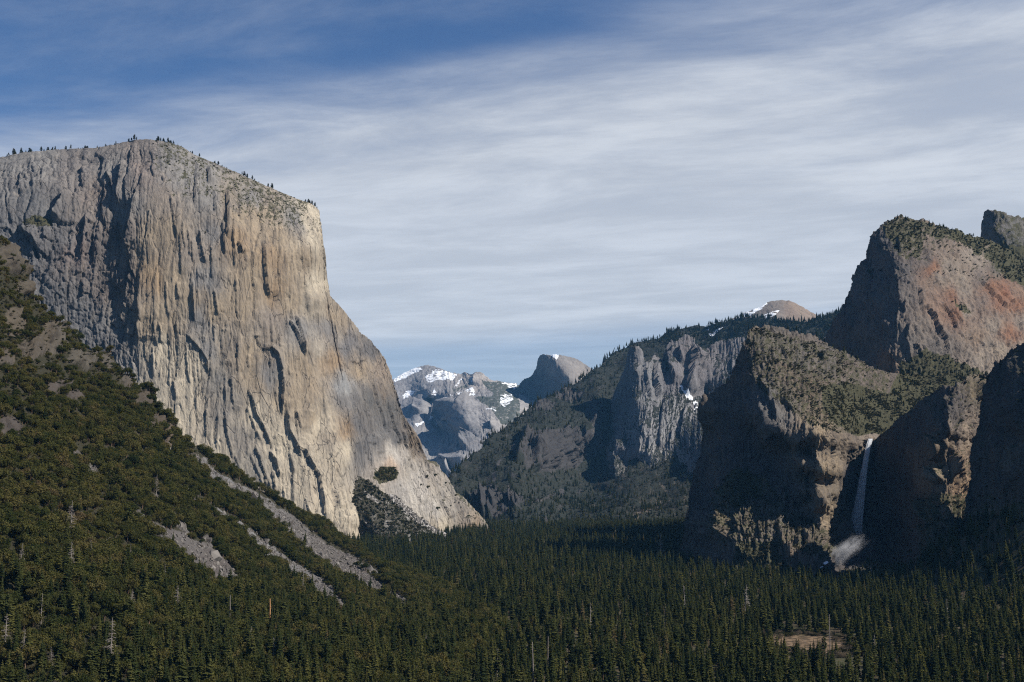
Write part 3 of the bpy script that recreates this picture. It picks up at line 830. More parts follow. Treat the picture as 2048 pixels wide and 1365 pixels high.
L_CR = loft('snowy_mountain', 'far blue grey granite mountain streaked with snow in the gap of the valley', CR_ST, CR_D, M_FAR, cr_disp, [(800, 770, FA), (860, 760, FA), (960, 752, (.42, .38, .34)), (900, 820, FB), (850, 830, FA), (980, 800, FA), (930, 880, FB), (915, 930, FA), (860, 920, (.4, .37, .33)), (1000, 820, (.4, .37, .34))], 1.3, cr_veg, cr_snow)

# ------------------------------------------------------------------ half dome shaped peak
HD_ST = [(990, 815, 985, 890), (1028, 806, 1015, 890), (1032, 786, 1025, 890), (1040, 767, 1032, 890), (1048, 758, 1040, 890), (1058, 756, 1050, 890), (1065, 748, 1060, 890), (1072, 737, 1070, 890), (1076, 719, 1080, 890), (1080, 711, 1088, 890), (1086, 709, 1094, 890), (1100, 711, 1105, 890),
         (1116, 709, 1120, 890), (1138, 712, 1140, 890), (1157, 719, 1158, 890), (1171, 728, 1172, 890), (1182, 738, 1182, 890), (1215, 760, 1215, 890)]
HD_D = [(990, 815, 13900), (1030, 800, 13750), (1030, 880, 13300), (1040, 767, 13800), (1048, 800, 13600), (1065, 748, 13700), (1078, 719, 13600), (1091, 714, 13400), (1113, 723, 13180), (1127, 737, 13030), (1138, 754, 12900), (1070, 780, 13480), (1100, 760, 13230), (1100, 820, 13150), (1130, 800, 12900), (1060, 840, 13400), (1110, 712, 13300), (1140, 714, 13450),
        (1150, 740, 13130), (1171, 728, 13600), (1160, 760, 13000), (1180, 800, 12900), (1215, 760, 13500), (1200, 880, 12800), (1100, 890, 12900)]
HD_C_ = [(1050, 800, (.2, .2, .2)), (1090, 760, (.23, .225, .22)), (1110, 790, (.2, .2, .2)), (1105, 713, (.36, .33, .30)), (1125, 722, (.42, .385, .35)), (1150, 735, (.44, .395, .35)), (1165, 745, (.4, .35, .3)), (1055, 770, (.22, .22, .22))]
L_HD = loft('half_dome_peak', 'sheer faced granite dome with a snow patch on its rounded top, far at the valley head', HD_ST, HD_D, M_FAR, rocky(110, 9, 5, 1, .3, .8, 31), [(x, y, tuple(v * (.5 if c[0] < .3 else .62) for v in c)) for x, y, c in HD_C_], 1.2,  # sheer face tones halved: the shade on it is put into its colour
            lambda X, Y, A, N: 0.55 * (X < 1064) * (Y < 762), lambda X, Y, A, N: 1.0 * inpoly(X, Y, [(1101, 710), (1118, 708), (1117, 714), (1113, 719), (1104, 714)]),
            back=((20, -.02), (60, .0), (150, .1), (350, .3), (700, .5)))

# ------------------------------------------------------------------ small bald summit on the right ridge
SD_ST = [(1380, 680, 1380, 720), (1438, 650, 1438, 720), (1474, 632, 1474, 720), (1509, 619, 1509, 720), (1537, 604, 1537, 720), (1550, 601, 1550, 720), (1565, 600, 1565, 720), (1580, 602, 1580, 720), (1593, 607, 1593, 720), (1608, 614, 1608, 720), (1621, 623, 1621, 720), (1650, 640, 1650, 720), (1700, 660, 1700, 720)]
SD_D = [(1380, 680, 8600), (1380, 720, 8100), (1474, 632, 8700), (1474, 680, 8300), (1550, 600, 8800), (1550, 630, 8450), (1560, 700, 8200), (1621, 623, 8900), (1610, 650, 8500), (1700, 660, 8700), (1700, 720, 8200)]
L_SD = loft('bald_dome', 'small bald rounded granite summit with snow patches above the forested ridge', SD_ST, SD_D, M_FAR, rocky(120, 7, .8, 1, .2, .8, 33), [(1540, 620, (.22, .19, .165)), (1600, 620, (.26, .20, .155)), (1500, 630, (.22, .2, .18))], 1.5,
            lambda X, Y, A, N: 0.45 * (Y > 612) * (fbm(X / 12, Y / 4, X * 0, 2) > .12), lambda X, Y, A, N: np.maximum(0.66 * inpoly(X, Y, [(1468, 640), (1476, 629), (1510, 618), (1534, 604), (1536, 608), (1520, 620), (1490, 636)]), 0.62 * inpoly(X, Y, [(1525, 630), (1545, 622), (1560, 620), (1545, 636), (1530, 636)])))

# ------------------------------------------------------------------ wooded ridge in the middle distance
RG = (0.27, 0.265, 0.26)
RI_ST = [(880, 985, 880, 1085), (904, 957, 905, 1085), (922, 934, 930, 1085), (955, 908, 960, 1085), (977, 882, 985, 1085), (1006, 865, 1015, 1085), (1021, 840, 1035, 1085), (1040, 832, 1055, 1085), (1054, 826, 1070, 1085), (1072, 807, 1090, 1085), (1091, 800, 1110, 1085), (1135, 782, 1150, 1085), (1160, 760, 1175, 1085),
         (1182, 740, 1195, 1085), (1208, 723, 1220, 1085), (1234, 706, 1245, 1085), (1263, 693, 1270, 1085), (1299, 680, 1305, 1085), (1336, 666, 1340, 1085), (1373, 659, 1375, 1085), (1409, 654, 1410, 1085), (1450, 645, 1450, 1085), (1490, 640, 1490, 1000), (1540, 640, 1540, 900), (1600, 638, 1600, 850), (1640, 630, 1640, 820), (1690, 622, 1690, 800), (1800, 620, 1800, 800)]
RI_D = [(880, 985, 5300), (904, 957, 5400), (900, 1060, 4900), (955, 908, 5800), (960, 980, 5350), (975, 1060, 4850), (1006, 865, 6200), (1021, 900, 5850), (1054, 826, 6600), (1040, 950, 5450), (1091, 800, 6900), (1135, 782, 7200), (1208, 723, 7600), (1263, 693, 7800), (1336, 666, 7900), (1450, 645, 7800), (1600, 638, 7400), (1800, 620, 7200), (1800, 800, 6200), (1600, 850, 6200),
        (1100, 850, 6420), (1060, 880, 6080), (1120, 890, 6330), (1180, 820, 6750), (1170, 870, 6560), (1200, 780, 7050), (1215, 850, 6750), (1110, 930, 6120), (1080, 905, 5880), (1150, 920, 6520), (1160, 960, 6400), (1195, 950, 6450), (1190, 985, 6150), (1120, 980, 5950), (1080, 980, 5600), (1100, 1010, 5200), (1180, 1015, 5600), (1250, 1010, 5400), (1040, 1040, 4850), (1100, 1060, 4800), (1200, 1060, 4750), (1300, 1050, 4900), (1320, 1020, 5250), (1300, 980, 5700), (1400, 1060, 4800), (1450, 1000, 5300), (1450, 750, 7200),
        (1400, 820, 6900), (1300, 880, 6600)]
RI_CLIFF = [(1110, 900, 70, 40), (1090, 905, 60, 38), (1190, 830, 14, 30), (1170, 890, 34, 26), (1010, 1010, 36, 22), (990, 1018, 40, 16), (1085, 812, 26, 8), (1140, 790, 30, 8), (970, 1000, 30, 26), (1100, 1050, 20, 7)]


def ri_cliff(PX, PY):
    v = np.zeros(PX.shape)
    jx, jy = 16 * fbm(PX / 20, PY / 20, PX * 0 + 4, 3), 12 * fbm(PX / 20, PY / 20, PX * 0 + 9, 3)
    for x, y, a, b in RI_CLIFF:
        v = np.maximum(v, 1 - sstep(np.hypot((PX + jx - x) / a, (PY + jy - y) / b), .75, 1.15))
    return v


_ri_a, _ri_b = rocky(90, 15, 2.6, 1, .45, 1.1, 51), rocky(28, 4, 2.4, 1, .5, 1.1, 55)
_ri = lambda *a: _ri_a(*a) + _ri_b(*a)


RI_F = []
_rr = random.Random(88)
for _ in range(34):
    _x, _y = (_rr.uniform(1045, 1205), _rr.uniform(850, 900)) if _rr.random() < .7 else (_rr.uniform(945, 1030), _rr.uniform(985, 1010))
    _l = _rr.uniform(18, 50)
    RI_F.append(([(_x, _y), (_x - _rr.uniform(0, 6), _y + _l * .5), (_x + _rr.uniform(-6, 6), _y + _l)], _rr.uniform(14, 38), _rr.uniform(5, 11)))


def ri_disp(PX, PY, A, U):
    x, y, z = A[..., 0], A[..., 1], A[..., 2]
    rg_n = np.abs(fbm(x / 420, y / 420, z / 900, 4))
    d = 85 * (.22 - rg_n) + 22 * fbm(x / 120, y / 120, z / 160, 3) + (0.25 + 1.1 * ri_cliff(PX, PY)) * _ri(PX, PY, A, U)
    for pl, h, wr in (([(1045, 865), (1040, 900), (1030, 930)], 70, 22), ([(930, 990), (940, 1030)], 50, 20), ([(955, 1000), (968, 1040)], 40, 16), ([(1185, 800), (1182, 850)], 40, 14)):
        d = d + ledge(PX, PY, pl, h, wr)
    for pl, h, wr in RI_F:
        d = d + ledge(PX, PY, pl, h, wr, ragged=3)
    return d


def ri_veg(PX, PY, A, N):
    v = 0.66 - 0.8 * ri_cliff(PX, PY) + 0.45 * fbm(PX / 12, PY / 8, PX * 0, 4)
    for pl, wd in (([(1320, 1005), (1300, 1025), (1260, 1045)], 3), ([(1120, 985), (1085, 1005), (1060, 1015)], 3), ([(1000, 930), (985, 965)], 2.5), ([(1215, 868), (1195, 880)], 3)):
        d, _, _ = polyline_dist(PX + 4 * perlin(PX / 8, PY / 8, PX * 0), PY, pl)
        v = np.where(d < wd, 0.1, v)
    return v


L_RI = loft('wooded_ridge', 'long forested ridge climbing to the right in the hazy middle distance', RI_ST, RI_D, M_RIDGE, ri_disp, [(1100, 900, (.06, .056, .053)), (1200, 850, (.065, .062, .06)), (1000, 1010, (.055, .052, .05)), (1300, 1020, (.13, .105, .08)), (1400, 800, (.08, .076, .074))], 2.0, ri_veg,
            lambda X, Y, A, N: 0.62 * inpoly(X, Y, [(1415, 672), (1440, 660), (1450, 662), (1425, 676)]) + 0.6 * inpoly(X, Y, [(1400, 660), (1418, 654), (1418, 659)]))

# ------------------------------------------------------------------ grey spires in front of that ridge
SE_ST = [(1196, 985, 1196, 1010), (1203, 930, 1208, 1015), (1211, 866, 1218, 1015), (1222, 830, 1228, 1015), (1228, 786, 1234, 1015), (1240, 760, 1240, 1015), (1251, 735, 1246, 1015), (1257, 706, 1252, 1015), (1262, 694, 1258, 1015), (1269, 691, 1266, 1010), (1278, 692, 1276, 1010), (1286, 704, 1284, 1005), (1292, 728, 1292, 1005),
         (1300, 722, 1302, 1005), (1307, 709, 1310, 1005), (1316, 712, 1318, 1005), (1324, 722, 1326, 1005), (1330, 700, 1334, 1010), (1342, 678, 1346, 1020), (1352, 684, 1356, 1030), (1360, 674, 1364, 1040), (1372, 667, 1376, 1050), (1388, 676, 1392, 1060), (1398, 698, 1404, 1060), (1410, 704, 1416, 1060), (1422, 690, 1428, 1060), (1440, 680, 1445, 1060), (1500, 672, 1500, 1000), (1560, 680, 1560, 900)]
SE_D = [(1196, 985, 6350), (1203, 930, 6600), (1211, 866, 6800), (1222, 830, 6850), (1228, 786, 6900), (1251, 735, 6780), (1262, 694, 6700), (1269, 692, 6620), (1270, 740, 6540), (1271, 800, 6450), (1267, 858, 6380), (1240, 840, 6600), (1232, 900, 6400), (1216, 900, 6500), (1246, 900, 6330), (1236, 960, 6040), (1205, 975, 6150), (1258, 930, 6390), (1275, 900, 6300), (1285, 950, 6100), (1285, 700, 6720), (1300, 790, 6560),
        (1290, 740, 6700), (1307, 709, 6800), (1312, 760, 6640), (1300, 860, 6320), (1320, 940, 6050), (1300, 1000, 5750), (1328, 722, 6920), (1328, 790, 6700), (1343, 679, 6860), (1345, 740, 6700), (1340, 820, 6470), (1350, 900, 6250), (1372, 668, 6900), (1372, 740, 6800), (1385, 780, 6640), (1395, 700, 6800), (1400, 760, 6750), (1412, 705, 7050), (1412, 780, 6980), (1400, 850, 6300), (1370, 870, 6320), (1350, 950, 6080),
        (1400, 900, 5750), (1360, 960, 5950), (1330, 1010, 5800), (1400, 1000, 5350), (1425, 800, 6800), (1440, 690, 7000), (1440, 800, 6500), (1440, 950, 5400), (1500, 672, 7000), (1560, 680, 7000), (1560, 900, 6200), (1220, 1010, 5900)]
SE_F = [([(1344, 690), (1340, 730), (1345, 770)], 60, 16), ([(1385, 690), (1378, 740), (1372, 790)], 70, 16), ([(1360, 690), (1358, 730)], 50, 10), ([(1308, 720), (1306, 770), (1312, 800)], 45, 12), ([(1285, 715), (1290, 760), (1300, 800)], 25, 12), ([(1330, 790), (1322, 840), (1318, 900)], 24, 12),
        ([(1290, 840), (1284, 880), (1280, 930)], 30, 10), ([(1375, 800), (1366, 840), (1362, 880)], 30, 12), ([(1300, 870), (1296, 920)], 22, 9), ([(1240, 880), (1238, 920), (1232, 960)], 40, 10), ([(1222, 900), (1220, 940)], 30, 9), ([(1345, 860), (1338, 900)], 20, 9), ([(1400, 700), (1398, 740)], 40, 10)]
_se_a, _se_b = rocky(60, 10, 4.5, 1, .5, .9, 61), rocky(20, 3, 4, 1, .5, .9, 65)
_se = lambda *a: _se_a(*a) + _se_b(*a)


def se_disp(PX, PY, A, U):
    d = _se(PX, PY, A, U)
    for pl, h, wr in SE_F:
        d = d + ledge(PX, PY, pl, h, wr, ragged=3)
    return d


L_SE = loft('granite_spire', 'grey granite spires and buttress standing in front of the forested ridge', SE_ST, SE_D, M_RIDGE, se_disp, [(1280, 760, (0.216, 0.212, 0.209)), (1300, 850, (0.259, 0.252, 0.245)), (1240, 800, (0.144, 0.144, 0.144)), (1345, 740, (0.194, 0.180, 0.180)), (1375, 720, (0.180, 0.162, 0.158)), (1345, 850, (0.245, 0.238, 0.230)), (1330, 930, (0.288, 0.274, 0.252)), (1240, 950, (0.238, 0.223, 0.209)), (1400, 900, (0.173, 0.166, 0.166))], 1.8,
            lambda X, Y, A, N: 0.62 * (N[..., 2] > .62) + 0.6 * inpoly(X, Y, [(1280, 990), (1330, 950), (1360, 990), (1320, 1030), (1240, 1030)]),
            lambda X, Y, A, N: 0.9 * inpoly(X, Y, [(1359, 768), (1364, 770), (1378, 788), (1396, 806), (1394, 812), (1372, 792)]) + .7 * inpoly(X, Y, [(1390, 815), (1398, 812), (1396, 818), (1388, 822)]), back=((15, .05), (50, .2), (120, .5), (250, .8), (500, 1.0)), lam=14)

# ------------------------------------------------------------------ higher rock on the right
MC_ST = [(1630, 720, 1632, 770), (1649, 676, 1650, 775), (1664, 640, 1665, 778), (1681, 623, 1682, 780), (1692, 591, 1694, 780), (1706, 549, 1708, 785), (1716, 531, 1719, 785), (1732, 517, 1733, 785), (1737, 489, 1743, 785), (1744, 464, 1752, 785), (1762, 450, 1765, 785), (1783, 437, 1784, 785), (1804, 430, 1804, 785), (1832, 436, 1832, 785),
         (1857, 441, 1857, 785), (1889, 455, 1889, 785), (1931, 468, 1931, 785), (1963, 476, 1963, 785), (1987, 483, 1987, 785), (2048, 520, 2048, 785), (2140, 560, 2140, 785), (2400, 640, 2400, 785)]
MC_D = [(1630, 720, 3640), (1649, 672, 3640), (1664, 640, 3620), (1692, 591, 3600), (1706, 549, 3590), (1732, 517, 3560), (1737, 489, 3550), (1744, 464, 3560), (1783, 437, 3600), (1804, 430, 3640), (1700, 650, 3460), (1740, 600, 3370), (1740, 700, 3300), (1760, 530, 3420), (1787, 514, 3330), (1790, 549, 3290), (1792, 591, 3250), (1780, 647, 3200), (1776, 704, 3150), (1773, 760, 3120), (1700, 760, 3360), (1660, 760, 3520),
        (1820, 470, 3480), (1850, 500, 3420), (1810, 560, 3270), (1820, 640, 3190), (1815, 740, 3110), (1857, 441, 3680), (1900, 500, 3500), (1880, 580, 3330), (1900, 680, 3200), (1890, 760, 3100), (1931, 468, 3760), (1963, 476, 3800), (1960, 560, 3480), (1980, 650, 3300), (1970, 740, 3160), (2040, 520, 3800), (2040, 620, 3440), (2040, 700, 3260), (2140, 560, 3850), (2140, 785, 3200), (2400, 640, 4000), (2400, 785, 3500)]
MC_F = [([(1795, 545), (1798, 600), (1790, 660)], 14, 12), ([(1838, 575), (1842, 620)], 18, 16), ([(1820, 640), (1812, 680), (1820, 720)], 16, 12), ([(1850, 610), (1870, 640), (1888, 680), (1895, 710)], 18, 16), ([(1828, 690), (1845, 715)], 14, 12), ([(1868, 670), (1874, 695)], 12, 10), ([(1760, 480), (1772, 520)], 12, 16), ([(1795, 470), (1800, 510)], 12, 16),
        ([(1960, 560), (1985, 590), (2020, 620)], 16, 14), ([(1990, 580), (2030, 610)], 12, 12), ([(1850, 500), (1858, 530)], 9, 12), ([(1900, 620), (1925, 650)], 9, 14), ([(1740, 540), (1738, 600)], 8, 14), ([(1716, 560), (1710, 620)], 9, 14), ([(1755, 590), (1752, 660)], 8, 14), ([(1900, 500), (1930, 545)], 8, 14), ([(1810, 600), (1806, 640)], 9, 10)]
_jt = rocky(9, 2.6, 4.5, 1, .7, .9, 151)
_jt2 = rocky(22, 5.5, 4.0, 1, .5, .7, 161)
_mc2 = rocky(13, 2.0, 1.7, 1, .5, 1.1, 77)
_mc = rocky(38, 6.5, 1.9, 1, .45, 1.1, 71)


def mc_disp(PX, PY, A, U):
    d = _mc(PX, PY, A, U) + _mc2(PX, PY, A, U) + .6 * _jt(PX, PY, A, U)
    for pl, h, wr in MC_F:
        d = d + ledge(PX, PY, pl, h * .8, wr, wl=4, ragged=.7)
    return d


RUST, MT, MG = (0.25, 0.125, 0.07), (0.25, 0.205, 0.16), (0.12, 0.108, 0.10)  # left face uses lowered greys, deepening its shade through the rock colour
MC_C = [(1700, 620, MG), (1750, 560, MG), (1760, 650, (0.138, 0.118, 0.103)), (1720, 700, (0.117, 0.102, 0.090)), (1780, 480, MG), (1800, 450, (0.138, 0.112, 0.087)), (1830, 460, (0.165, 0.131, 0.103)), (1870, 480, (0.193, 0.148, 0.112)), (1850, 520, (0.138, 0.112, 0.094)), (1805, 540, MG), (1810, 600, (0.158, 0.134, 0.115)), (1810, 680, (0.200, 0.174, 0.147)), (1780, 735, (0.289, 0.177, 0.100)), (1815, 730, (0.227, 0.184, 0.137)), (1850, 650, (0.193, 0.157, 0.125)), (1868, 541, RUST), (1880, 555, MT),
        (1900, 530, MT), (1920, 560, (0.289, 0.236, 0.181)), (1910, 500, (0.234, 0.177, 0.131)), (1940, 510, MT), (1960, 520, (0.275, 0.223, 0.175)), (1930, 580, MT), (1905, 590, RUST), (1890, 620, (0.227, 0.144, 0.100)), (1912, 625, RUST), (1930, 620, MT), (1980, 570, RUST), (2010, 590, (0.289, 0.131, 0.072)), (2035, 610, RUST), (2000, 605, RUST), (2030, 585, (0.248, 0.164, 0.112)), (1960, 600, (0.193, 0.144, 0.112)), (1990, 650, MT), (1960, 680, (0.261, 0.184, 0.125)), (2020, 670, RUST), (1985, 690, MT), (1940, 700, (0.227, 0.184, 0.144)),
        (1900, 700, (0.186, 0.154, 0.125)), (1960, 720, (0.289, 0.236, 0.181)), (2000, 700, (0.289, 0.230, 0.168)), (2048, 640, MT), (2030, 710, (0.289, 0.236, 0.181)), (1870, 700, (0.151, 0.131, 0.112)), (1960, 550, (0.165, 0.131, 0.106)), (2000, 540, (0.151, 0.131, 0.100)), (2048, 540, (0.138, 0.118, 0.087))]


def mc_veg(PX, PY, A, N):
    v = 0.50 * inpoly(PX, PY, [(1765, 455), (1805, 428), (1900, 455), (1985, 480), (1960, 500), (1900, 478), (1850, 470), (1840, 520), (1800, 510)]) + 0.5 * inpoly(PX, PY, [(1870, 450), (1940, 465), (1990, 482), (2060, 530), (2060, 570), (2010, 560), (1980, 520), (1930, 495)])
    v = np.maximum(v, 0.75 * inpoly(PX, PY, [(1985, 484), (2060, 520), (2060, 568), (2020, 560), (1975, 510)]))
    v = np.maximum(v, 0.6 * inpoly(PX, PY, [(1900, 600), (1930, 605), (1945, 625), (1920, 622)]))
    v = np.maximum(v, 0.66 * inpoly(PX, PY, [(1800, 725), (1850, 700), (1900, 715), (1950, 735), (1990, 760), (1800, 780)]))
    return v + 0.5 * (N[..., 2] > .75) * (PY < 560) + 0.15 * fbm(PX / 8, PY / 8, PX * 0, 2)


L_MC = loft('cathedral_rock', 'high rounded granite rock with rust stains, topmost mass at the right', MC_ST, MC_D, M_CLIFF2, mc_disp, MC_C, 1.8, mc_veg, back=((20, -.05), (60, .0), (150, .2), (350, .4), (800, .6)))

SP_ST = [(1940, 600, 1940, 640), (1956, 560, 1956, 640), (1961, 478, 1962, 640), (1962, 440, 1966, 640), (1967, 423, 1972, 640), (1978, 420, 1982, 640), (1990, 419, 1994, 640), (2015, 427, 2018, 640), (2048, 435, 2050, 640), (2120, 440, 2120, 640), (2300, 520, 2300, 640)]
SP_D = [(1940, 600, 4150), (1961, 478, 4130), (1963, 440, 4120), (1978, 420, 4060), (1972, 500, 4020), (1990, 460, 3980), (2015, 427, 4050), (2020, 500, 3940), (2048, 435, 4080), (2048, 520, 3920), (2120, 440, 4150), (2300, 520, 4300), (1980, 640, 3900), (2120, 640, 3850), (2300, 640, 4000)]
L_SP = loft('rock_tower', 'small blocky rock tower with trees on top at the upper right edge', SP_ST, SP_D, M_CLIFF2, rocky(30, 7, 2.2, 1, .5, 1.0, 75), [(1970, 450, (.15, .14, .13)), (2000, 450, (.18, .165, .15)), (2040, 470, (.15, .14, .12))], 2.0, lambda X, Y, A, N: 0.5 + 0.5 * fbm(X / 10, Y / 8, X * 0, 3) * (X > 1985) - .4 * (X < 1985) + .4 * (Y > 490))

# ------------------------------------------------------------------ lower rock beside the waterfall and the hanging valley behind it
LC_ST = [(1352, 1120, 1352, 1170), (1361, 1085, 1362, 1170), (1369, 1032, 1372, 1170), (1375, 978, 1382, 1170), (1390, 937, 1392, 1170), (1402, 883, 1403, 1170), (1410, 830, 1413, 1170), (1414, 797, 1420, 1170), (1431, 778, 1433, 1170), (1449, 768, 1450, 1170), (1463, 746, 1464, 1170), (1474, 714, 1476, 1170), (1481, 697, 1484, 1170),
         (1495, 665, 1496, 1170), (1505, 652, 1506, 1170), (1530, 648, 1530, 1170), (1569, 656, 1566, 1170), (1607, 667, 1600, 1170), (1632, 670, 1622, 1170), (1649, 684, 1636, 1170), (1664, 695, 1648, 1170), (1692, 706, 1670, 1170), (1727, 721, 1698, 1170), (1755, 739, 1722, 1170), (1780, 746, 1745, 1170), (1815, 748, 1775, 1170), (1850, 750, 1805, 1160), (1900, 752, 1850, 1140), (1950, 750, 1900, 1100), (1990, 750, 1950, 1060)]
LC_D = [(1352, 1120, 2790), (1361, 1085, 2790), (1375, 978, 2830), (1402, 883, 2860), (1410, 830, 2850), (1414, 797, 2850), (1431, 820, 2770), (1449, 768, 2860), (1474, 714, 2880), (1495, 666, 2850), (1500, 700, 2790), (1500, 749, 2730), (1490, 780, 2760), (1470, 850, 2730), (1430, 900, 2750), (1440, 960, 2690), (1400, 1000, 2770), (1400, 1100, 2650), (1374, 1130, 2740), (1510, 800, 2650), (1530, 648, 2920), (1569, 656, 2920), (1607, 667, 2920), (1550, 700, 2810), (1550, 760, 2700), (1600, 750, 2740), (1632, 670, 2940), (1692, 706, 2950), (1755, 739, 2990), (1680, 770, 2790), (1620, 820, 2640), (1570, 820, 2620),
        (1540, 840, 2580), (1515, 830, 2610), (1560, 858, 2540), (1600, 885, 2510), (1606, 930, 2490), (1600, 880, 2520), (1608, 980, 2500), (1505, 870, 2680), (1530, 900, 2660), (1560, 940, 2610), (1580, 900, 2600), (1585, 980, 2580), (1540, 990, 2590), (1590, 1030, 2560), (1616, 905, 2590), (1616, 960, 2595), (1620, 1000, 2580), (1626, 1040, 2560), (1630, 868, 2500), (1631, 940, 2455), (1634, 1000, 2435), (1641, 1045, 2425), (1660, 860, 2535), (1655, 940, 2485), (1653, 1010, 2465), (1650, 1055, 2450), (1686, 876, 2570), (1678, 940, 2540), (1669, 990, 2520), (1662, 1025, 2500),
        (1692, 880, 2640), (1698, 930, 2760), (1700, 1000, 2770), (1690, 1040, 2700), (1670, 1060, 2610), (1690, 862, 2630), (1700, 872, 2700), (1720, 880, 2770), (1742, 878, 2780), (1740, 900, 2830), (1740, 960, 2860), (1718, 1040, 2800), (1700, 1070, 2690), (1750, 1080, 2700), (1720, 860, 2830), (1720, 800, 2920), (1760, 780, 2990), (1790, 840, 2880), (1815, 748, 3100), (1850, 750, 3110), (1850, 790, 3000), (1900, 752, 3080), (1950, 750, 3080), (1990, 750, 3050), (1900, 900, 2850), (1950, 1060, 2750),
        (1450, 1000, 2600), (1470, 940, 2650), (1500, 950, 2640), (1450, 1060, 2530), (1420, 1050, 2620), (1500, 1000, 2560), (1520, 1010, 2540), (1500, 1060, 2470), (1550, 1020, 2530), (1560, 1060, 2430), (1600, 1060, 2440), (1640, 1080, 2400), (1580, 1100, 2350), (1500, 1130, 2350), (1450, 1130, 2430), (1640, 1130, 2340), (1670, 1120, 2420), (1600, 1170, 2270), (1700, 1170, 2480), (1500, 1170, 2280), (1400, 1170, 2560), (1660, 1090, 2440)]
LC_F = [([(1455, 1035), (1452, 1060), (1458, 1090)], 24, 14), ([(1412, 1020), (1408, 1050), (1412, 1080)], 22, 10), ([(1635, 865), (1634, 940), (1640, 1045)], 14, 10), ([(1648, 868), (1650, 960)], 9, 8), ([(1662, 862), (1658, 950), (1660, 1010)], 12, 10), ([(1676, 880), (1670, 960)], 8, 8), ([(1530, 790), (1545, 815), (1552, 840)], 12, 10), ([(1520, 760), (1540, 800)], 16, 12), ([(1555, 790), (1590, 830)], 8, 12),
        ([(1580, 972), (1585, 1010)], 18, 8), ([(1595, 1000), (1598, 1016)], 14, 6), ([(1520, 960), (1535, 985), (1545, 1000)], 16, 10), ([(1560, 1070), (1568, 1100), (1580, 1130)], 18, 14), ([(1605, 1060), (1612, 1090)], 14, 14), ([(1475, 1030), (1480, 1070)], 12, 12), ([(1496, 990), (1504, 1010)], 12, 12), ([(1525, 848), (1538, 868), (1549, 874)], 16, 10),
        ([(1492, 940), (1496, 960)], 12, 10), ([(1640, 700), (1650, 730)], 8, 14), ([(1560, 690), (1575, 720)], 7, 14), ([(1480, 1090), (1490, 1120)], 12, 12), ([(1418, 790), (1415, 830), (1420, 860)], 14, 14)]
LC_R = [([(1514, 795), (1524, 822), (1540, 850), (1566, 866), (1588, 884), (1592, 905), (1600, 940)], 10, 7), ([(1532, 850), (1542, 864), (1549, 872)], 12, 4), ([(1636, 866), (1634, 930), (1640, 1046)], 9, 3.5), ([(1646, 868), (1646, 960), (1648, 1040)], 8, 3), ([(1658, 864), (1656, 960)], 8, 3.5), ([(1672, 866), (1668, 930), (1662, 1000)], 10, 4),
        ([(1684, 872), (1678, 910)], 8, 4), ([(1702, 882), (1706, 902)], 10, 4), ([(1423, 795), (1418, 830), (1412, 860)], 14, 6), ([(1416, 898), (1422, 912)], 8, 3), ([(1450, 1030), (1456, 1052), (1460, 1085)], 16, 5), ([(1404, 1030), (1410, 1060)], 12, 6), ([(1494, 948), (1497, 962)], 12, 3), ([(1525, 955), (1536, 978)], 12, 4), ([(1581, 975), (1584, 1012)], 14, 2.5), ([(1594, 1000), (1596, 1016)], 12, 2.2),
        ([(1566, 980), (1572, 1000)], 9, 3), ([(1492, 775), (1497, 790)], 8, 2.5), ([(1600, 1070), (1595, 1090)], 10, 4), ([(1578, 1095), (1580, 1125)], 12, 5), ([(1610, 1040), (1616, 1052)], 9, 4)]
_lc = rocky(26, 5.0, 2.6, 1, .45, 1.1, 81)


def lc_disp(PX, PY, A, U):
    low = sstep(PY, 960, 1020) * sstep(1680 - PX, 0, 40)
    smooth_valley = inpoly(PX, PY, [(1640, 780), (1760, 740), (1990, 740), (1990, 880), (1700, 880), (1660, 840)])
    d = (_lc(PX, PY, A, U) * .7 + .8 * _jt2(PX, PY, A, U) + _jt(PX, PY, A, U)) * (1 + 0.6 * low) * np.where(smooth_valley, .35, 1)
    for pl, h, wr in LC_R:
        d = d + rib(PX, PY, pl, h, wr)
    colm = sstep(PX, 1612, 1632) * sstep(1700 - PX, 0, 12) * sstep(PY, 850, 875) * sstep(1075 - PY, 0, 40)
    x, y, z = A[..., 0], A[..., 1], A[..., 2]
    h_, e_ = facet((U + 2.5 * fbm(x / 12, y / 12, z / 30, 2)) / 9, z / 75, 120, .7)
    d = d * (1 - .5 * colm) + colm * (9 * h_ - 5 * np.exp(-(e_ / .1) ** 2))
    for pl, h, wr in LC_F:
        d = d + ledge(PX, PY, pl, h, wr)
    return d


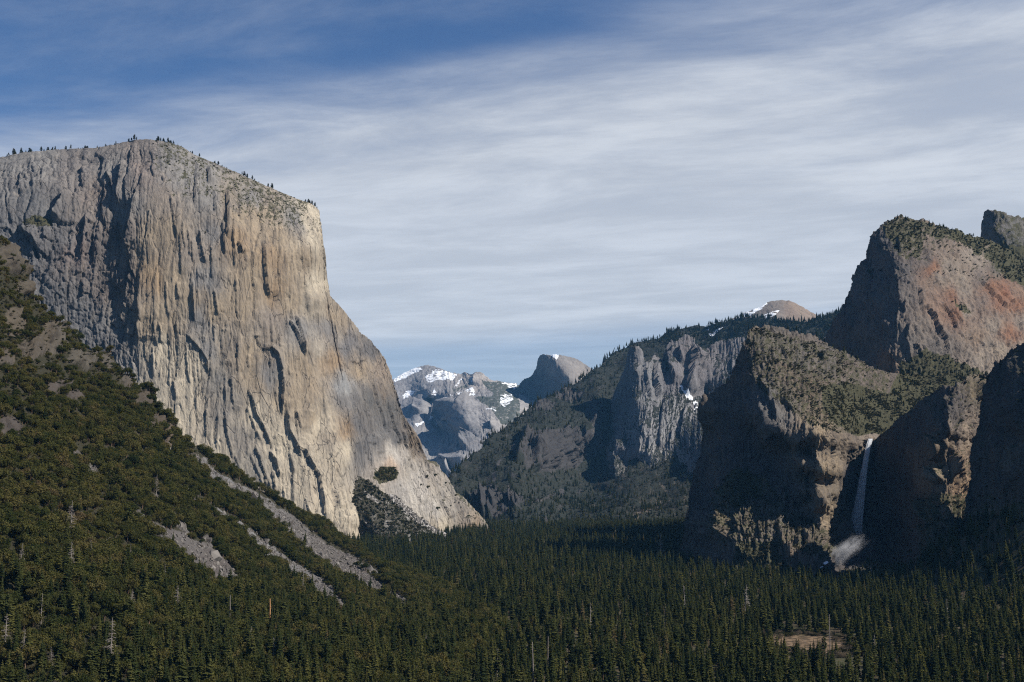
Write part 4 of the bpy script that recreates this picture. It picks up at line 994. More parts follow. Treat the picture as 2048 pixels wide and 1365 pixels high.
LB, LT_, LD = (0.135, 0.108, 0.084), (0.33, 0.255, 0.165), (0.095, 0.082, 0.074)  # LT_ paints the columns sunlit, LD paints shade into left faces and alcove
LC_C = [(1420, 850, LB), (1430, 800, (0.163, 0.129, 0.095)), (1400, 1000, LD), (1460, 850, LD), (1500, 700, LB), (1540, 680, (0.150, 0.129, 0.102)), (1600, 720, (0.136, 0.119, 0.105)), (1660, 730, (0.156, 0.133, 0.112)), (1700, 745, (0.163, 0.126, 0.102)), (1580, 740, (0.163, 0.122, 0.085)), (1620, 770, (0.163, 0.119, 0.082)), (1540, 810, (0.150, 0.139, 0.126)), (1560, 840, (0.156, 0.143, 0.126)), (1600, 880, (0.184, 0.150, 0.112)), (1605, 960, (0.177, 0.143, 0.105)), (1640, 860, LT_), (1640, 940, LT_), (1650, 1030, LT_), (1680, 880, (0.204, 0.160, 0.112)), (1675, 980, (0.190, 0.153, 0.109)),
        (1540, 930, LD), (1500, 900, LD), (1580, 960, LD), (1700, 960, LD), (1730, 1000, (0.082, 0.075, 0.068)), (1640, 830, (0.204, 0.153, 0.099)), (1700, 860, (0.177, 0.143, 0.109)), (1745, 872, (0.245, 0.197, 0.150)), (1460, 1050, (0.204, 0.160, 0.102)), (1500, 1030, LB), (1560, 1040, (0.184, 0.160, 0.129)), (1600, 1080, (0.190, 0.146, 0.109)), (1580, 1110, (0.190, 0.146, 0.105)), (1640, 1090, LB), (1680, 1110, LD), (1500, 1120, LB), (1420, 1080, LB), (1800, 800, LB), (1850, 760, LB)]


def lc_veg(PX, PY, A, N):
    v = 0.0 * PX
    v = np.maximum(v, 0.5 * inpoly(PX, PY, [(1490, 650), (1660, 690), (1780, 745), (1780, 790), (1690, 870), (1620, 850), (1520, 780), (1495, 740)]))
    v = np.maximum(v, 0.85 * inpoly(PX, PY, [(1640, 775), (1700, 765), (1780, 790), (1800, 740), (2000, 740), (2000, 800), (1780, 870), (1700, 868), (1660, 840)]))
    v = np.maximum(v, 0.5 * inpoly(PX, PY, [(1420, 1000), (1470, 930), (1530, 960), (1580, 1020), (1680, 1070), (1700, 1110), (1650, 1120), (1560, 1100), (1480, 1090), (1420, 1080)]))
    v = np.maximum(v, 0.72 * inpoly(PX, PY, [(1425, 985), (1465, 935), (1530, 955), (1525, 985), (1470, 1015)]))
    v = np.maximum(v, 0.7 * inpoly(PX, PY, [(1480, 1080), (1540, 1085), (1570, 1120), (1600, 1170), (1450, 1170)]))
    return v + .35 * fbm(PX / 9, PY / 7, PX * 0, 3) * (v > .1)


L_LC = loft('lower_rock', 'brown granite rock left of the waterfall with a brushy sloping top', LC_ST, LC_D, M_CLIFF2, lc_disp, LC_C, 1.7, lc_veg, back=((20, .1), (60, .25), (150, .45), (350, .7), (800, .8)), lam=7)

FW_ST = [(1736, 905, 1704, 1150), (1743, 886, 1714, 1150), (1752, 876, 1730, 1150), (1768, 862, 1762, 1150), (1787, 847, 1787, 1150), (1797, 832, 1797, 1150), (1808, 826, 1808, 1150), (1825, 818, 1824, 1150), (1841, 800, 1842, 1150), (1855, 790, 1856, 1150), (1868, 782, 1868, 1150), (1880, 772, 1880, 1150), (1889, 769, 1889, 1150), (1905, 770, 1905, 1150), (1920, 767, 1922, 1150), (1930, 756, 1934, 1150), (1944, 750, 1948, 1150), (1959, 746, 1962, 1150), (1972, 744, 1975, 1150), (2000, 750, 2000, 1150)]
FW_D = [(1738, 900, 2860), (1732, 960, 2830), (1724, 1050, 2790), (1716, 1140, 2700), (1752, 876, 2800), (1787, 850, 2720), (1790, 950, 2680), (1790, 1060, 2640), (1808, 830, 2680), (1830, 900, 2600), (1830, 1000, 2590), (1843, 802, 2620), (1860, 860, 2560), (1860, 940, 2530), (1868, 785, 2590), (1873, 900, 2450), (1874, 960, 2435), (1885, 772, 2530), (1880, 860, 2450), (1900, 860, 2445), (1900, 940, 2425), (1880, 1000, 2410), (1845, 1010, 2520), (1835, 1060, 2460), (1860, 1060, 2400), (1900, 1040, 2380), (1920, 770, 2540), (1925, 860, 2475), (1930, 960, 2450), (1934, 1000, 2450), (1944, 752, 2590), (1944, 850, 2540), (1960, 748, 2620), (1965, 900, 2600), (2000, 760, 2640), (2000, 1000, 2480), (1920, 1060, 2350), (1850, 1140, 2330), (1950, 1140, 2280), (1790, 1140, 2520)]
FW_F = [([(1873, 860), (1874, 885), (1872, 925)], 14, 10), ([(1888, 790), (1897, 830), (1895, 880)], 12, 12), ([(1904, 890), (1906, 940)], 9, 8), ([(1918, 890), (1920, 940), (1930, 985)], 11, 9), ([(1932, 880), (1932, 980)], 8, 6), ([(1862, 930), (1864, 965)], 18, 14), ([(1885, 850), (1888, 900)], 9, 10), ([(1900, 910), (1912, 950)], 12, 8), ([(1836, 1000), (1840, 1040)], 16, 16), ([(1860, 1000), (1880, 1040)], 8, 14), ([(1955, 760), (1956, 800)], 16, 8), ([(1898, 785), (1910, 782)], 10, 16)]
FW_R = [([(1877, 883), (1880, 900), (1878, 922)], 16, 4), ([(1866, 928), (1870, 950), (1868, 968)], 18, 5), ([(1878, 938), (1884, 964)], 13, 4), ([(1905, 913), (1913, 952)], 15, 4), ([(1929, 886), (1933, 940), (1934, 985)], 14, 4.5), ([(1897, 818), (1896, 868)], 10, 2.8), ([(1884, 846), (1886, 890)], 9, 3), ([(1946, 840), (1940, 885)], 12, 4.5), ([(1959, 765), (1960, 802)], 14, 4),
        ([(1914, 850), (1912, 880)], 8, 3.5), ([(1906, 790), (1910, 840)], 8, 6), ([(1920, 800), (1922, 850)], 8, 5), ([(1823, 826), (1818, 836)], 9, 4), ([(1856, 842), (1858, 862)], 8, 3), ([(1845, 1000), (1850, 1050)], 16, 8), ([(1890, 1000), (1900, 1040)], 12, 9)]
_fw = rocky(26, 5, 3.2, 1, .45, 1.0, 91)


def fw_disp(PX, PY, A, U):
    d = (_fw(PX, PY, A, U) * .6 + _jt2(PX, PY, A, U) + _jt(PX, PY, A, U)) * (0.55 + .7 * sstep(PX, 1850, 1880))
    for pl, h, wr in FW_F:
        d = d + ledge(PX, PY, pl, h, wr)
    for pl, h, wr in FW_R:
        d = d + rib(PX, PY, pl, h, wr)
    return d


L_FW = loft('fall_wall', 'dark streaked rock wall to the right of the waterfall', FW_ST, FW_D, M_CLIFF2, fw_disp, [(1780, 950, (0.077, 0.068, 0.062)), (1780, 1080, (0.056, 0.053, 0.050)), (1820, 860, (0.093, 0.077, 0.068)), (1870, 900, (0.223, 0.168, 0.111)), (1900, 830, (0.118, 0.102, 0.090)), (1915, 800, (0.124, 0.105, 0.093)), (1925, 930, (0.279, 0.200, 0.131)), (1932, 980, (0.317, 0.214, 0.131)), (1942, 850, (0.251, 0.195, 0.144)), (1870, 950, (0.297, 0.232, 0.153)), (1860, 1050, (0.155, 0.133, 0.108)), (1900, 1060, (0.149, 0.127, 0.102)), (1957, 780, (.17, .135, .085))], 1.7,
            lambda X, Y, A, N: 0.5 * (N[..., 2] > .5) + .45 * (Y > 985) * (X > 1835) + .25 * fbm(X / 8, Y / 8, X * 0, 2), back=((20, .1), (50, .3), (100, .5), (160, .6)), lam=7)

LT_ST = [(1932, 1030, 1925, 1135), (1936, 985, 1932, 1137), (1938, 940, 1938, 1140), (1946, 890, 1944, 1143), (1955, 850, 1950, 1145), (1960, 800, 1956, 1150), (1968, 770, 1966, 1155), (1977, 743, 1976, 1160), (1994, 726, 1994, 1165), (2006, 714, 2007, 1170), (2015, 704, 2017, 1175), (2030, 694, 2032, 1175), (2048, 682, 2050, 1175), (2120, 650, 2120, 1175), (2300, 600, 2300, 1175), (2600, 700, 2600, 1175)]
LT_D = [(1932, 1030, 2480), (1938, 940, 2520), (1946, 890, 2530), (1960, 800, 2540), (1977, 744, 2530), (2015, 704, 2440), (1970, 900, 2420), (1990, 800, 2420), (2000, 950, 2320), (2010, 1000, 2280), (2020, 850, 2300), (2032, 820, 2260), (2045, 690, 2380), (2048, 760, 2280), (2048, 870, 2220), (2030, 930, 2220), (2018, 960, 2230), (2048, 980, 2180), (2120, 650, 2300), (2120, 850, 2120), (2300, 600, 2350), (2300, 1000, 2100), (2600, 700, 2500), (2600, 1100, 2300), (1960, 1060, 2350), (2100, 1090, 2050)]
LT_D = [(a, b, c * .905) for a, b, c in LT_D]
LT_F = [([(2026, 890), (2020, 920), (2022, 960)], 18, 10), ([(2034, 700), (2030, 800), (2028, 880)], 20, 24), ([(2038, 960), (2042, 1000)], 10, 8), ([(1985, 780), (1980, 860)], 6, 16), ([(2005, 820), (2000, 900)], 6, 14)]
_lt = rocky(34, 4.5, 4.0, 1, .4, .9, 101)


def lt_disp(PX, PY, A, U):
    d = _lt(PX, PY, A, U) * .7 + _jt2(PX, PY, A, U) + _jt(PX, PY, A, U)
    for pl, h, wr in LT_F:
        d = d + ledge(PX, PY, pl, h, wr)
    return d


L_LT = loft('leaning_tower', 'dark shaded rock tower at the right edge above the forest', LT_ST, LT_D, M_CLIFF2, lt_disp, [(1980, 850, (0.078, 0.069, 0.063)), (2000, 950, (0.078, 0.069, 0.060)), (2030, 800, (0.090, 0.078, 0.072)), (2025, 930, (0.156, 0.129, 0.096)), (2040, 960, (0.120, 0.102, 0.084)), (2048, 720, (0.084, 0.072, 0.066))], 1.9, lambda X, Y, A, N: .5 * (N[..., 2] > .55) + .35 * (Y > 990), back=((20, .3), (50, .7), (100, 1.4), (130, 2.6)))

# ------------------------------------------------------------------ tree and stone meshes (one unit tall, base at the origin)
class Soup:
    def __init__(s):
        s.v, s.f, s.m = [], [], []

    def quad(s, a, b, c, d, m=0):
        i = len(s.v)
        s.v += [a, b, c, d]
        s.f.append((i, i + 1, i + 2, i + 3))
        s.m.append(m)

    def limb(s, p, q, r0, r1, n=5, m=0):
        p, q = np.array(p, float), np.array(q, float)
        d = (q - p) / (np.linalg.norm(q - p) + 1e-9)
        e = np.cross(d, (0, 0, 1) if abs(d[2]) < .9 else (1, 0, 0))
        e /= np.linalg.norm(e)
        g = np.cross(d, e)
        i = len(s.v)
        for k in range(n):
            a = 2 * math.pi * k / n
            o = e * math.cos(a) + g * math.sin(a)
            s.v += [tuple(p + o * r0), tuple(q + o * r1)]
        for k in range(n):
            j = (k + 1) % n
            s.f.append((i + 2 * k, i + 2 * j, i + 2 * j + 1, i + 2 * k + 1))
            s.m.append(m)

    def mesh(s, name, mats):
        return mesh_from(name, s.v, s.f, mats, s.m)


def conifer_crown(r, lo, width, whorls, per, power, gap, droop):
    s = Soup()
    for k in range(whorls):
        f = k / (whorls - 1)
        z = lo + (0.985 - lo) * f ** 0.92
        R_ = width * (1 - f) ** power * r.uniform(.75, 1.1) + .006
        a0 = r.uniform(0, 6.28)
        for b in range(per if f < .8 else max(4, per - 3)):
            if r.random() < gap:
                continue
            a = a0 + 6.28 * b / per + r.uniform(-.35, .35)
            L = R_ * r.uniform(.65, 1.15)
            dx, dy = math.cos(a), math.sin(a)
            zz = z + r.uniform(-.012, .012)
            tip = (dx * L, dy * L, zz - droop * L + r.uniform(-.2, .2) * L)
            wd = L * r.uniform(.24, .4) + .004
            mx, my, mz = dx * L * .6, dy * L * .6, zz - droop * L * .35
            s.quad((dx * L * .05, dy * L * .05, zz + .008), (mx - dy * wd, my + dx * wd, mz - .3 * wd), tip, (mx + dy * wd, my - dx * wd, mz - .3 * wd))
            h = wd * r.uniform(.5, .9)
            s.quad((dx * L * .1, dy * L * .1, zz), (mx, my, mz + h * .5), tip, (mx - dy * wd * .3, my + dx * wd * .3, mz - h))
            if L > .05:
                for sg in (-1, 1):
                    if r.random() < .7:
                        a2 = a + sg * r.uniform(.4, .8)
                        l2 = L * r.uniform(.5, .8)
                        ex, ey = math.cos(a2), math.sin(a2)
                        w2 = l2 * .22
                        s.quad((dx * L * .2, dy * L * .2, zz - droop * L * .1), (ex * l2 * .7 - ey * w2, ey * l2 * .7 + ex * w2, zz - droop * l2 * .5),
                               (ex * l2, ey * l2, zz - droop * l2 - .01), (ex * l2 * .7 + ey * w2, ey * l2 * .7 - ex * w2, zz - droop * l2 * .6))
    return s


def leafy_crown(r, lobes, spread, zc, zr, leaves, size, lr=.2, twig=False):
    s = Soup()
    for k in range(lobes):
        a, rr = r.uniform(0, 6.28), spread * math.sqrt(r.random())
        c = np.array([rr * math.cos(a), rr * math.sin(a), zc + r.uniform(-zr, zr) * (1 - .5 * rr / max(spread, 1e-6))])
        R_ = lr * r.uniform(.7, 1.25)
        for _ in range(leaves):
            d = np.array([r.gauss(0, 1), r.gauss(0, 1), r.gauss(0, 1) * .8 + .25])
            d /= np.linalg.norm(d)
            p = c + d * R_ * r.uniform(.6, 1.05)
            n = d + .7 * np.array([r.gauss(0, 1), r.gauss(0, 1), r.gauss(0, 1)])
            n /= np.linalg.norm(n)
            e = np.cross(n, (r.gauss(0, 1), r.gauss(0, 1), r.gauss(0, 1)))
            e /= np.linalg.norm(e)
            g = np.cross(n, e)
            z1, z2 = size * r.uniform(.6, 1.3), size * r.uniform(.4, 1.0) * (.25 if twig else 1)
            s.quad(tuple(p - e * z1), tuple(p - g * z2), tuple(p + e * z1), tuple(p + g * z2))
    return s


def stem(r, h, r0, r1, lean=.0, m=0, s=None):
    s = s or Soup()
    p = np.array([0, 0, -.03])
    for k in range(4):
        f = (k + 1) / 4
        q_ = np.array([lean * f * f + r.uniform(-.004, .004), r.uniform(-.004, .004), h * f])
        s.limb(p, q_, r0 + (r1 - r0) * k / 4, r0 + (r1 - r0) * f, 6, m)
        p = q_
    return s


PR = random.Random(5)
CONIFER = []                                   # (crown mesh, trunk mesh, joined mesh)


def joined(name, parts):
    """one mesh out of (Soup, material) pairs"""
    v, f, mi, mats = [], [], [], []
    for s, mt in parts:
        i = len(v)
        v += s.v
        f += [tuple(a + i for a in q) for q in s.f]
        mi += [len(mats)] * len(s.f)
        mats.append(mt)
    return mesh_from(name, v, f, mats, mi)


for k in range(9):
    r = random.Random(100 + k)
    if k < 4:        # dense narrow firs and cedars
        cs = conifer_crown(r, r.uniform(.05, .14), r.uniform(.13, .175), 30, 9, r.uniform(.7, .9), .12, .4)
    elif k < 7:      # taller pines with more open crowns and bare lower trunks
        cs = conifer_crown(r, r.uniform(.2, .36), r.uniform(.12, .165), 20, 8, r.uniform(.42, .6), .28, .15)
    else:            # broad shaggy ones
        cs = conifer_crown(r, r.uniform(.06, .16), r.uniform(.19, .24), 26, 9, r.uniform(.75, .95), .18, .4)
    ts = stem(r, .97, .0125, .002)
    CONIFER.append((cs.mesh('crown', M_CONIFER), ts.mesh('trunk', M_BARK), joined('conifer', [(cs, M_CONIFER), (ts, M_BARK)])))
OAK = []
for k in range(6):
    r = random.Random(200 + k)
    cs = leafy_crown(r, r.randint(11, 16), .40, .56, .26, 95, .040, .21)
    ts = Soup()
    for b in range(3):
        a = 2.1 * b + r.uniform(-.4, .4)
        ts.limb((0, 0, -.05), (.04 * math.cos(a), .04 * math.sin(a), .3), .035, .025, 5)
        ts.limb((.04 * math.cos(a), .04 * math.sin(a), .3), (.28 * math.cos(a), .28 * math.sin(a), .7), .025, .008, 5)
    OAK.append((cs.mesh('crown', M_OAK), ts.mesh('trunk', M_BARK), joined('oak', [(cs, M_OAK), (ts, M_BARK)])))
SHRUB = []
for k in range(5):
    r = random.Random(300 + k)
    cs = leafy_crown(r, 7, .45, .42, .22, 60, .07, .28)
    SHRUB.append(joined('shrub', [(cs, M_SHRUB)]))
for k in range(2):                             # leafless grey brown shrubs and trees
    r = random.Random(330 + k)
    cs = leafy_crown(r, 9, .36, .58, .25, 70, .07, .2, True)
    ts = Soup()
    for b in range(5):
        a = 1.26 * b
        ts.limb((0, 0, -.05), (.25 * math.cos(a), .25 * math.sin(a), .75), .02, .005, 4)
    SHRUB.append(joined('shrub', [(cs, M_TWIG), (ts, M_TWIG)]))
BOULDER = []
for k in range(5):
    r = random.Random(400 + k)
    t_ = (1 + 5 ** .5) / 2
    V = np.array([(-1, t_, 0), (1, t_, 0), (-1, -t_, 0), (1, -t_, 0), (0, -1, t_), (0, 1, t_), (0, -1, -t_), (0, 1, -t_), (t_, 0, -1), (t_, 0, 1), (-t_, 0, -1), (-t_, 0, 1)]) / 1.9
    V = V * np.array([r.uniform(.8, 1.3), r.uniform(.7, 1.1), r.uniform(.5, .8)]) * .5
    V = V + np.array([[r.uniform(-.13, .13) for _ in range(3)] for _ in range(12)])
    F = [(0, 11, 5), (0, 5, 1), (0, 1, 7), (0, 7, 10), (0, 10, 11), (1, 5, 9), (5, 11, 4), (11, 10, 2), (10, 7, 6), (7, 1, 8), (3, 9, 4), (3, 4, 2), (3, 2, 6), (3, 6, 8), (3, 8, 9), (4, 9, 5), (2, 4, 11), (6, 2, 10), (8, 6, 7), (9, 8, 1)]
    BOULDER.append(mesh_from('stone', V, F, M_TALUS))


# ------------------------------------------------------------------ scattering
def scatter(L, n, dens, seed, jitter=True):
    """n points over a rock sheet, by area times the density there; returns points, pixel positions and normals."""
    g = np.random.default_rng(seed)
    P, N = L['P'], L['N']
    a = np.linalg.norm(np.cross(P[1:, :-1] - P[:-1, :-1], P[:-1, 1:] - P[:-1, :-1]), axis=-1)
    px, py = L['ppx'][:-1, :-1], L['ppy'][:-1, :-1]
    nn = N[:-1, :-1]
    wt = (a * np.clip(dens(px, py, P[:-1, :-1], nn), 0, None)).ravel()
    if wt.sum() <= 0:
        return np.zeros((0, 3)), np.zeros(0), np.zeros(0)
    i = g.choice(wt.size, n, p=wt / wt.sum())
    s, t_ = g.random((n, 1)), g.random((n, 1))
    A, B, C_ = P[:-1, :-1].reshape(-1, 3)[i], P[1:, :-1].reshape(-1, 3)[i], P[:-1, 1:].reshape(-1, 3)[i]
    q = A + (B - A) * s + (C_ - A) * t_
    return q, px.ravel()[i], py.ravel()[i]


_groups = {}


def scatter_tree(protos):
    """geometry-node group that sets prototype meshes on the points of one object"""
    key = id(protos)
    if key in _groups:
        return _groups[key]
    ng = bpy.data.node_groups.new('scatter', 'GeometryNodeTree')
    ng.interface.new_socket('Geometry', in_out='INPUT', socket_type='NodeSocketGeometry')
    ng.interface.new_socket('Geometry', in_out='OUTPUT', socket_type='NodeSocketGeometry')
    nd = ng.nodes
    gi_, go_ = nd.new('NodeGroupInput'), nd.new('NodeGroupOutput')
    g2i = nd.new('GeometryNodeGeometryToInstance')
    for me in reversed(protos):
        po = bpy.data.objects.new('prototype', me)
        oi = nd.new('GeometryNodeObjectInfo')
        oi.inputs['Object'].default_value = po
        oi.inputs['As Instance'].default_value = False
        ng.links.new(oi.outputs['Geometry'], g2i.inputs[0])
    iop = nd.new('GeometryNodeInstanceOnPoints')
    ng.links.new(gi_.outputs[0], iop.inputs['Points'])
    ng.links.new(g2i.outputs[0], iop.inputs['Instance'])
    iop.inputs['Pick Instance'].default_value = True

    def attr(nm, ty):
        a_ = nd.new('GeometryNodeInputNamedAttribute')
        a_.data_type = ty
        a_.inputs['Name'].default_value = nm
        return [o for o in a_.outputs if o.enabled][0]
    ng.links.new(attr('variant', 'INT'), iop.inputs['Instance Index'])
    ng.links.new(attr('turn', 'FLOAT_VECTOR'), iop.inputs['Rotation'])
    ng.links.new(attr('size', 'FLOAT_VECTOR'), iop.inputs['Scale'])
    ng.links.new(iop.outputs[0], go_.inputs[0])
    _groups[key] = ng
    return ng


def stuff(name, label, P, H, Wd, V, protos, seed=0, tumble=False, tilt=.04, flat=1.0):
    g = np.random.default_rng(seed)
    n = len(P)
    me = bpy.data.meshes.new(name)
    me.vertices.add(n)
    me.vertices.foreach_set('co', np.asarray(P, np.float32).ravel())
    me.attributes.new('variant', 'INT', 'POINT').data.foreach_set('value', np.asarray(V, np.int32))
    rt = np.zeros((n, 3), np.float32)
    rt[:, 2] = g.uniform(0, 6.28, n)
    rt[:, :2] = g.normal(0, 1.0 if tumble else tilt, (n, 2))
    me.attributes.new('turn', 'FLOAT_VECTOR', 'POINT').data.foreach_set('vector', rt.ravel())
    sc = np.stack([H * Wd, H * Wd, H * flat], 1).astype(np.float32)
    me.attributes.new('size', 'FLOAT_VECTOR', 'POINT').data.foreach_set('vector', sc.ravel())
    o = link(bpy.data.objects.new(name, me), 'stuff', label)
    md = o.modifiers.new('scatter', 'NODES')
    md.node_group = scatter_tree(protos)
    return o


CONIFER_J = [c[2] for c in CONIFER]
OAK_J = [c[2] for c in OAK]


def place(name, pos, h, wd, rz, parts, label, cat, group, tilt=(0, 0)):
    """a plant as one thing: an Empty at its foot with its trunk and crown"""
    e = bpy.data.objects.new(name, None)
    e.empty_display_size = 1
    link(e, None, label, cat, group)
    e.location = pos
    e.rotation_euler = (tilt[0], tilt[1], rz)
    e.scale = (h * wd, h * wd, h)
    for nm, me in parts:
        c = bpy.data.objects.new(nm, me)
        COL.objects.link(c)
        c.parent = e
    return e


# ---- where the trees of the valley floor stand
def raster_hit(x, y):
    k = np.stack([np.round(x / 12), np.round(y / 12)], -1).astype(int)
    return np.array([HG.get((a, b), -1e9) for a, b in k])


tx, ty = [], []
for (y0, y1, sp) in ((640, 1300, 11.5), (1300, 2200, 13), (2200, 3200, 14.5), (3200, 5000, 18)):
    ny = int((y1 - y0) / sp)
    for j in range(ny):
        y = y0 + j * sp
        hw = y * .46 + 60
        xs = np.arange(-hw, y * .60 + 60, sp)
        tx.append(xs + rng.uniform(-.5, .5, len(xs)) * sp)
        ty.append(y + rng.uniform(-.5, .5, len(xs)) * sp)
tx, ty = np.concatenate(tx), np.concatenate(ty)
tz = ground_z(tx, ty)
ok = raster_hit(tx, ty) < tz - 1.0
for dx, dy in ((9, 0), (-9, 0), (0, 9), (0, -9)):
    ok &= raster_hit(tx + dx, ty + dy) < tz + 6
ok &= rng.random(len(tx)) < np.clip(.78 + .9 * fbm(tx / 60, ty / 60, tx * 0, 3), .12, 1)
th = 10 + 24 * rng.random(len(tx)) ** .9 + 10 * np.clip(fbm(tx / 70, ty / 70, tx * 0 + 2, 3) + .2, 0, .8) * (1 + .18 * fbm(tx / 120, ty / 120, tx * 0 + 5, 2))
th_low = (np.hypot((tx - 610) / 130, (ty - 2440) / 330) < 1)
ok &= clearing(tx, ty) > 1.0
ok &= ~((np.hypot((tx - CLEAR[0] + 18) / 46, (ty - CLEAR[1] + 130) / 90) < 1) & ((rng.random(len(tx)) < .6) | (th > 24)))
tx, ty, tz, th, th_low = tx[ok], ty[ok], tz[ok], th[ok], th_low[ok]
near_floor = 1 - sstep(ty, 900, 1250)
th *= (1 - .10 * near_floor) * np.where(th_low, .4, 1)
tv = rng.choice(9, len(tx), p=[.13, .13, .13, .11, .12, .11, .09, .10, .08])
tw = rng.uniform(.8, 1.25, len(tx))
VAL = np.stack([tx, ty, tz], 1)

# ---- conifers on the lower part of the near slope
def sl_con(PX, PY, P, N):
    f = sstep(PY - (1090 + (PX - 250) * .10), 0, 170)
    return f * (1 - talus_mask(PX, PY)) * (.6 + .8 * fbm(PX / 40, PY / 30, PX * 0, 2)) + .02 * (1 - talus_mask(PX, PY)) * (PY > 800)


sp_, spx, spy = scatter(L_SL, 2900, sl_con, 5)
sh_ = np.random.default_rng(8).uniform(12, 27, len(sp_))
rg_, rgx, rgy = scatter(L_RI, 6200, lambda X, Y, P, N: (1.15 - ri_cliff(X, Y)) * (N[..., 2] > .3) * (.22 + .6 * sstep(Y, 980, 1050) + 1.3 * sstep(700 + np.abs(X - 1300) * .0 - Y, -10, 25)) * (.7 + .9 * fbm(X / 20, Y / 14, X * 0, 2)), 6)
# and a closer row along the crest of that ridge
csk = L_RI['sky']
ci = np.random.default_rng(9).choice(len(csk), 420)
crest = csk[ci] + np.random.default_rng(10).normal(0, 1, (420, 3)) * (12, 30, 0) - (0, 0, 6)
rgP = np.concatenate([rg_, crest])
rgh = np.concatenate([np.random.default_rng(12).uniform(14, 30, len(rg_)), np.random.default_rng(13).uniform(16, 40, 420)])
mcp, _, _ = scatter(L_MC, 260, lambda X, Y, P, N: mc_veg(X, Y, P, N) > .55, 16)
lcp, _, _ = scatter(L_LC, 260, lambda X, Y, P, N: (lc_veg(X, Y, P, N) > .7) * 1.0, 17)
lcs = L_LC['sky'][np.random.default_rng(18).choice(len(L_LC['sky']), 60)]
lcs = lcs[(lcs[:, 2] > 330)]
apc, _, _ = scatter(L_AP, 420, lambda X, Y, P, N: (stones(X, Y, P, N) > .4) * 1.0, 19)
ltp, _, _ = scatter(L_LT, 60, lambda X, Y, P, N: (Y > 985) * (N[..., 2] > .4) * 1.0, 20)
SETS = [(VAL, th, tw, tv), (sp_, sh_, None, None), (rgP, rgh, None, None), (mcp, None, None, None), (lcp, None, None, None), (lcs, None, None, None), (apc, None, None, None), (ltp, None, None, None)]
cP, cH, cW, cV = [], [], [], []
for i, (P, h, wd, v) in enumerate(SETS):
    g = np.random.default_rng(50 + i)
    cP.append(P)
    cH.append(h if h is not None else g.uniform(6, 15, len(P)))
    cW.append(wd if wd is not None else g.uniform(.9, 1.4, len(P)))
    cV.append(v if v is not None else g.choice(9, len(P)))
cP, cH, cW, cV = (np.concatenate(a) for a in (cP, cH, cW, cV))

# ---- oaks on the near slope
def sl_oak(PX, PY, P, N):
    return np.clip(1 - 1.25 * talus_mask(PX, PY, 2.6) - 1.0 * crag_mask(PX, PY), 0, 1) * np.clip(.85 + .9 * fbm(PX / 30, PY / 22, PX * 0 + 3, 3), .05, 2) * (1 - .35 * sstep(PY - (1120 + (PX - 250) * .10), 0, 170)) * (.35 + .65 * sstep(PY, 700, 860))


oP, ox, oy = scatter(L_SL, 16500, sl_oak, 25)
g = np.random.default_rng(26)
oH = 4 + 12 * g.random(len(oP)) ** 1.5 * (.6 + .4 * sstep(oy, 680, 900)) * np.where(g.random(len(oP)) < .12, 1.3, 1.0)
oW = g.uniform(.85, 1.25, len(oP))
oV = g.choice(6, len(oP))
eP, _, _ = scatter(L_EL, 110, lambda X, Y, P, N: (np.hypot((X - 772) / 22, (Y - 950) / 14) < 1) + .012 * (X > 800) * (Y > 930) * (N[..., 2] > .35), 27)
oP, oH, oW, oV = np.concatenate([oP, eP]), np.concatenate([oH, g.uniform(6, 13, 110)]), np.concatenate([oW, g.uniform(.8, 1.3, 110)]), np.concatenate([oV, g.choice(6, 110)])
# a few leafy trees among the conifers on the floor
k_ = g.choice(len(VAL), 2600, replace=False)
k_ = k_[(ty[k_] < 2400)]
oP = np.concatenate([oP, VAL[k_] + (4, 4, 0)])
oH = np.concatenate([oH, g.uniform(7, 19, len(k_))])
oW = np.concatenate([oW, g.uniform(.7, 1.0, len(k_))])
oV = np.concatenate([oV, g.choice(6, len(k_))])


def biggest(P, H, n, rad):
    """the n that show largest: tall in the picture, inside the frame and not close behind one already taken"""
    x0, y0 = project(P)
    x1, y1 = project(P + np.stack([0 * H, 0 * H, H], 1))
    hp = y0 - y1
    okk = (x0 > 6) & (x0 < 2042) & (y1 > 0) & (y1 < 1340)
    vis = np.clip((1365 - y1) / hp, 0, 1)
    score = np.where(okk, hp * (0.35 + .65 * vis), 0)
    order = np.argsort(-score)
    out, taken = [], []
    for i in order:
        if score[i] <= 0 or len(out) >= n:
            break
        bad = False
        for (a, b, dd) in taken:
            if abs(a - x1[i]) < rad * hp[i] * .5 and -0.05 * hp[i] < y1[i] - b < .55 * hp[i] and dd < P[i, 1]:
                bad = True
                break
        if bad:
            continue
        out.append(i)
        taken.append((x1[i], y1[i], P[i, 1]))
    return np.array(out)


ic = biggest(cP, cH, 300, .10)
REG = [(lambda x, y: y < 900, 'high on a rock top or ridge'), (lambda x, y: x < 180 and y > 1240, 'in the lower left corner'), (lambda x, y: x < 420 and y > 1240, 'at the bottom, around the tallest bare snag'), (lambda x, y: x < 480, 'among the oaks below the widest talus streak'),
       (lambda x, y: x < 640 and y > 1240, 'at the bottom, right of the tallest bare snag'), (lambda x, y: x < 640, 'around the orange dead trunk'), (lambda x, y: x < 850 and y > 1240, 'at the bottom, below the long talus streaks'), (lambda x, y: x < 850, 'at the foot of the long talus streaks'),
       (lambda x, y: x < 1100, 'around the straight bare trunk at the bottom centre'), (lambda x, y: x < 1320, 'in the open forest left of the dry clearing'), (lambda x, y: x < 1540, 'just left of the dry clearing'), (lambda x, y: x < 1680, 'in front of the dry clearing'), (lambda x, y: x < 1860, 'just right of the dry clearing'), (lambda x, y: True, 'in the lower right corner')]


def where_is(P):
    x, y = project(np.asarray(P, float))
    for f, lab in REG:
        if f(x, y):
            return lab


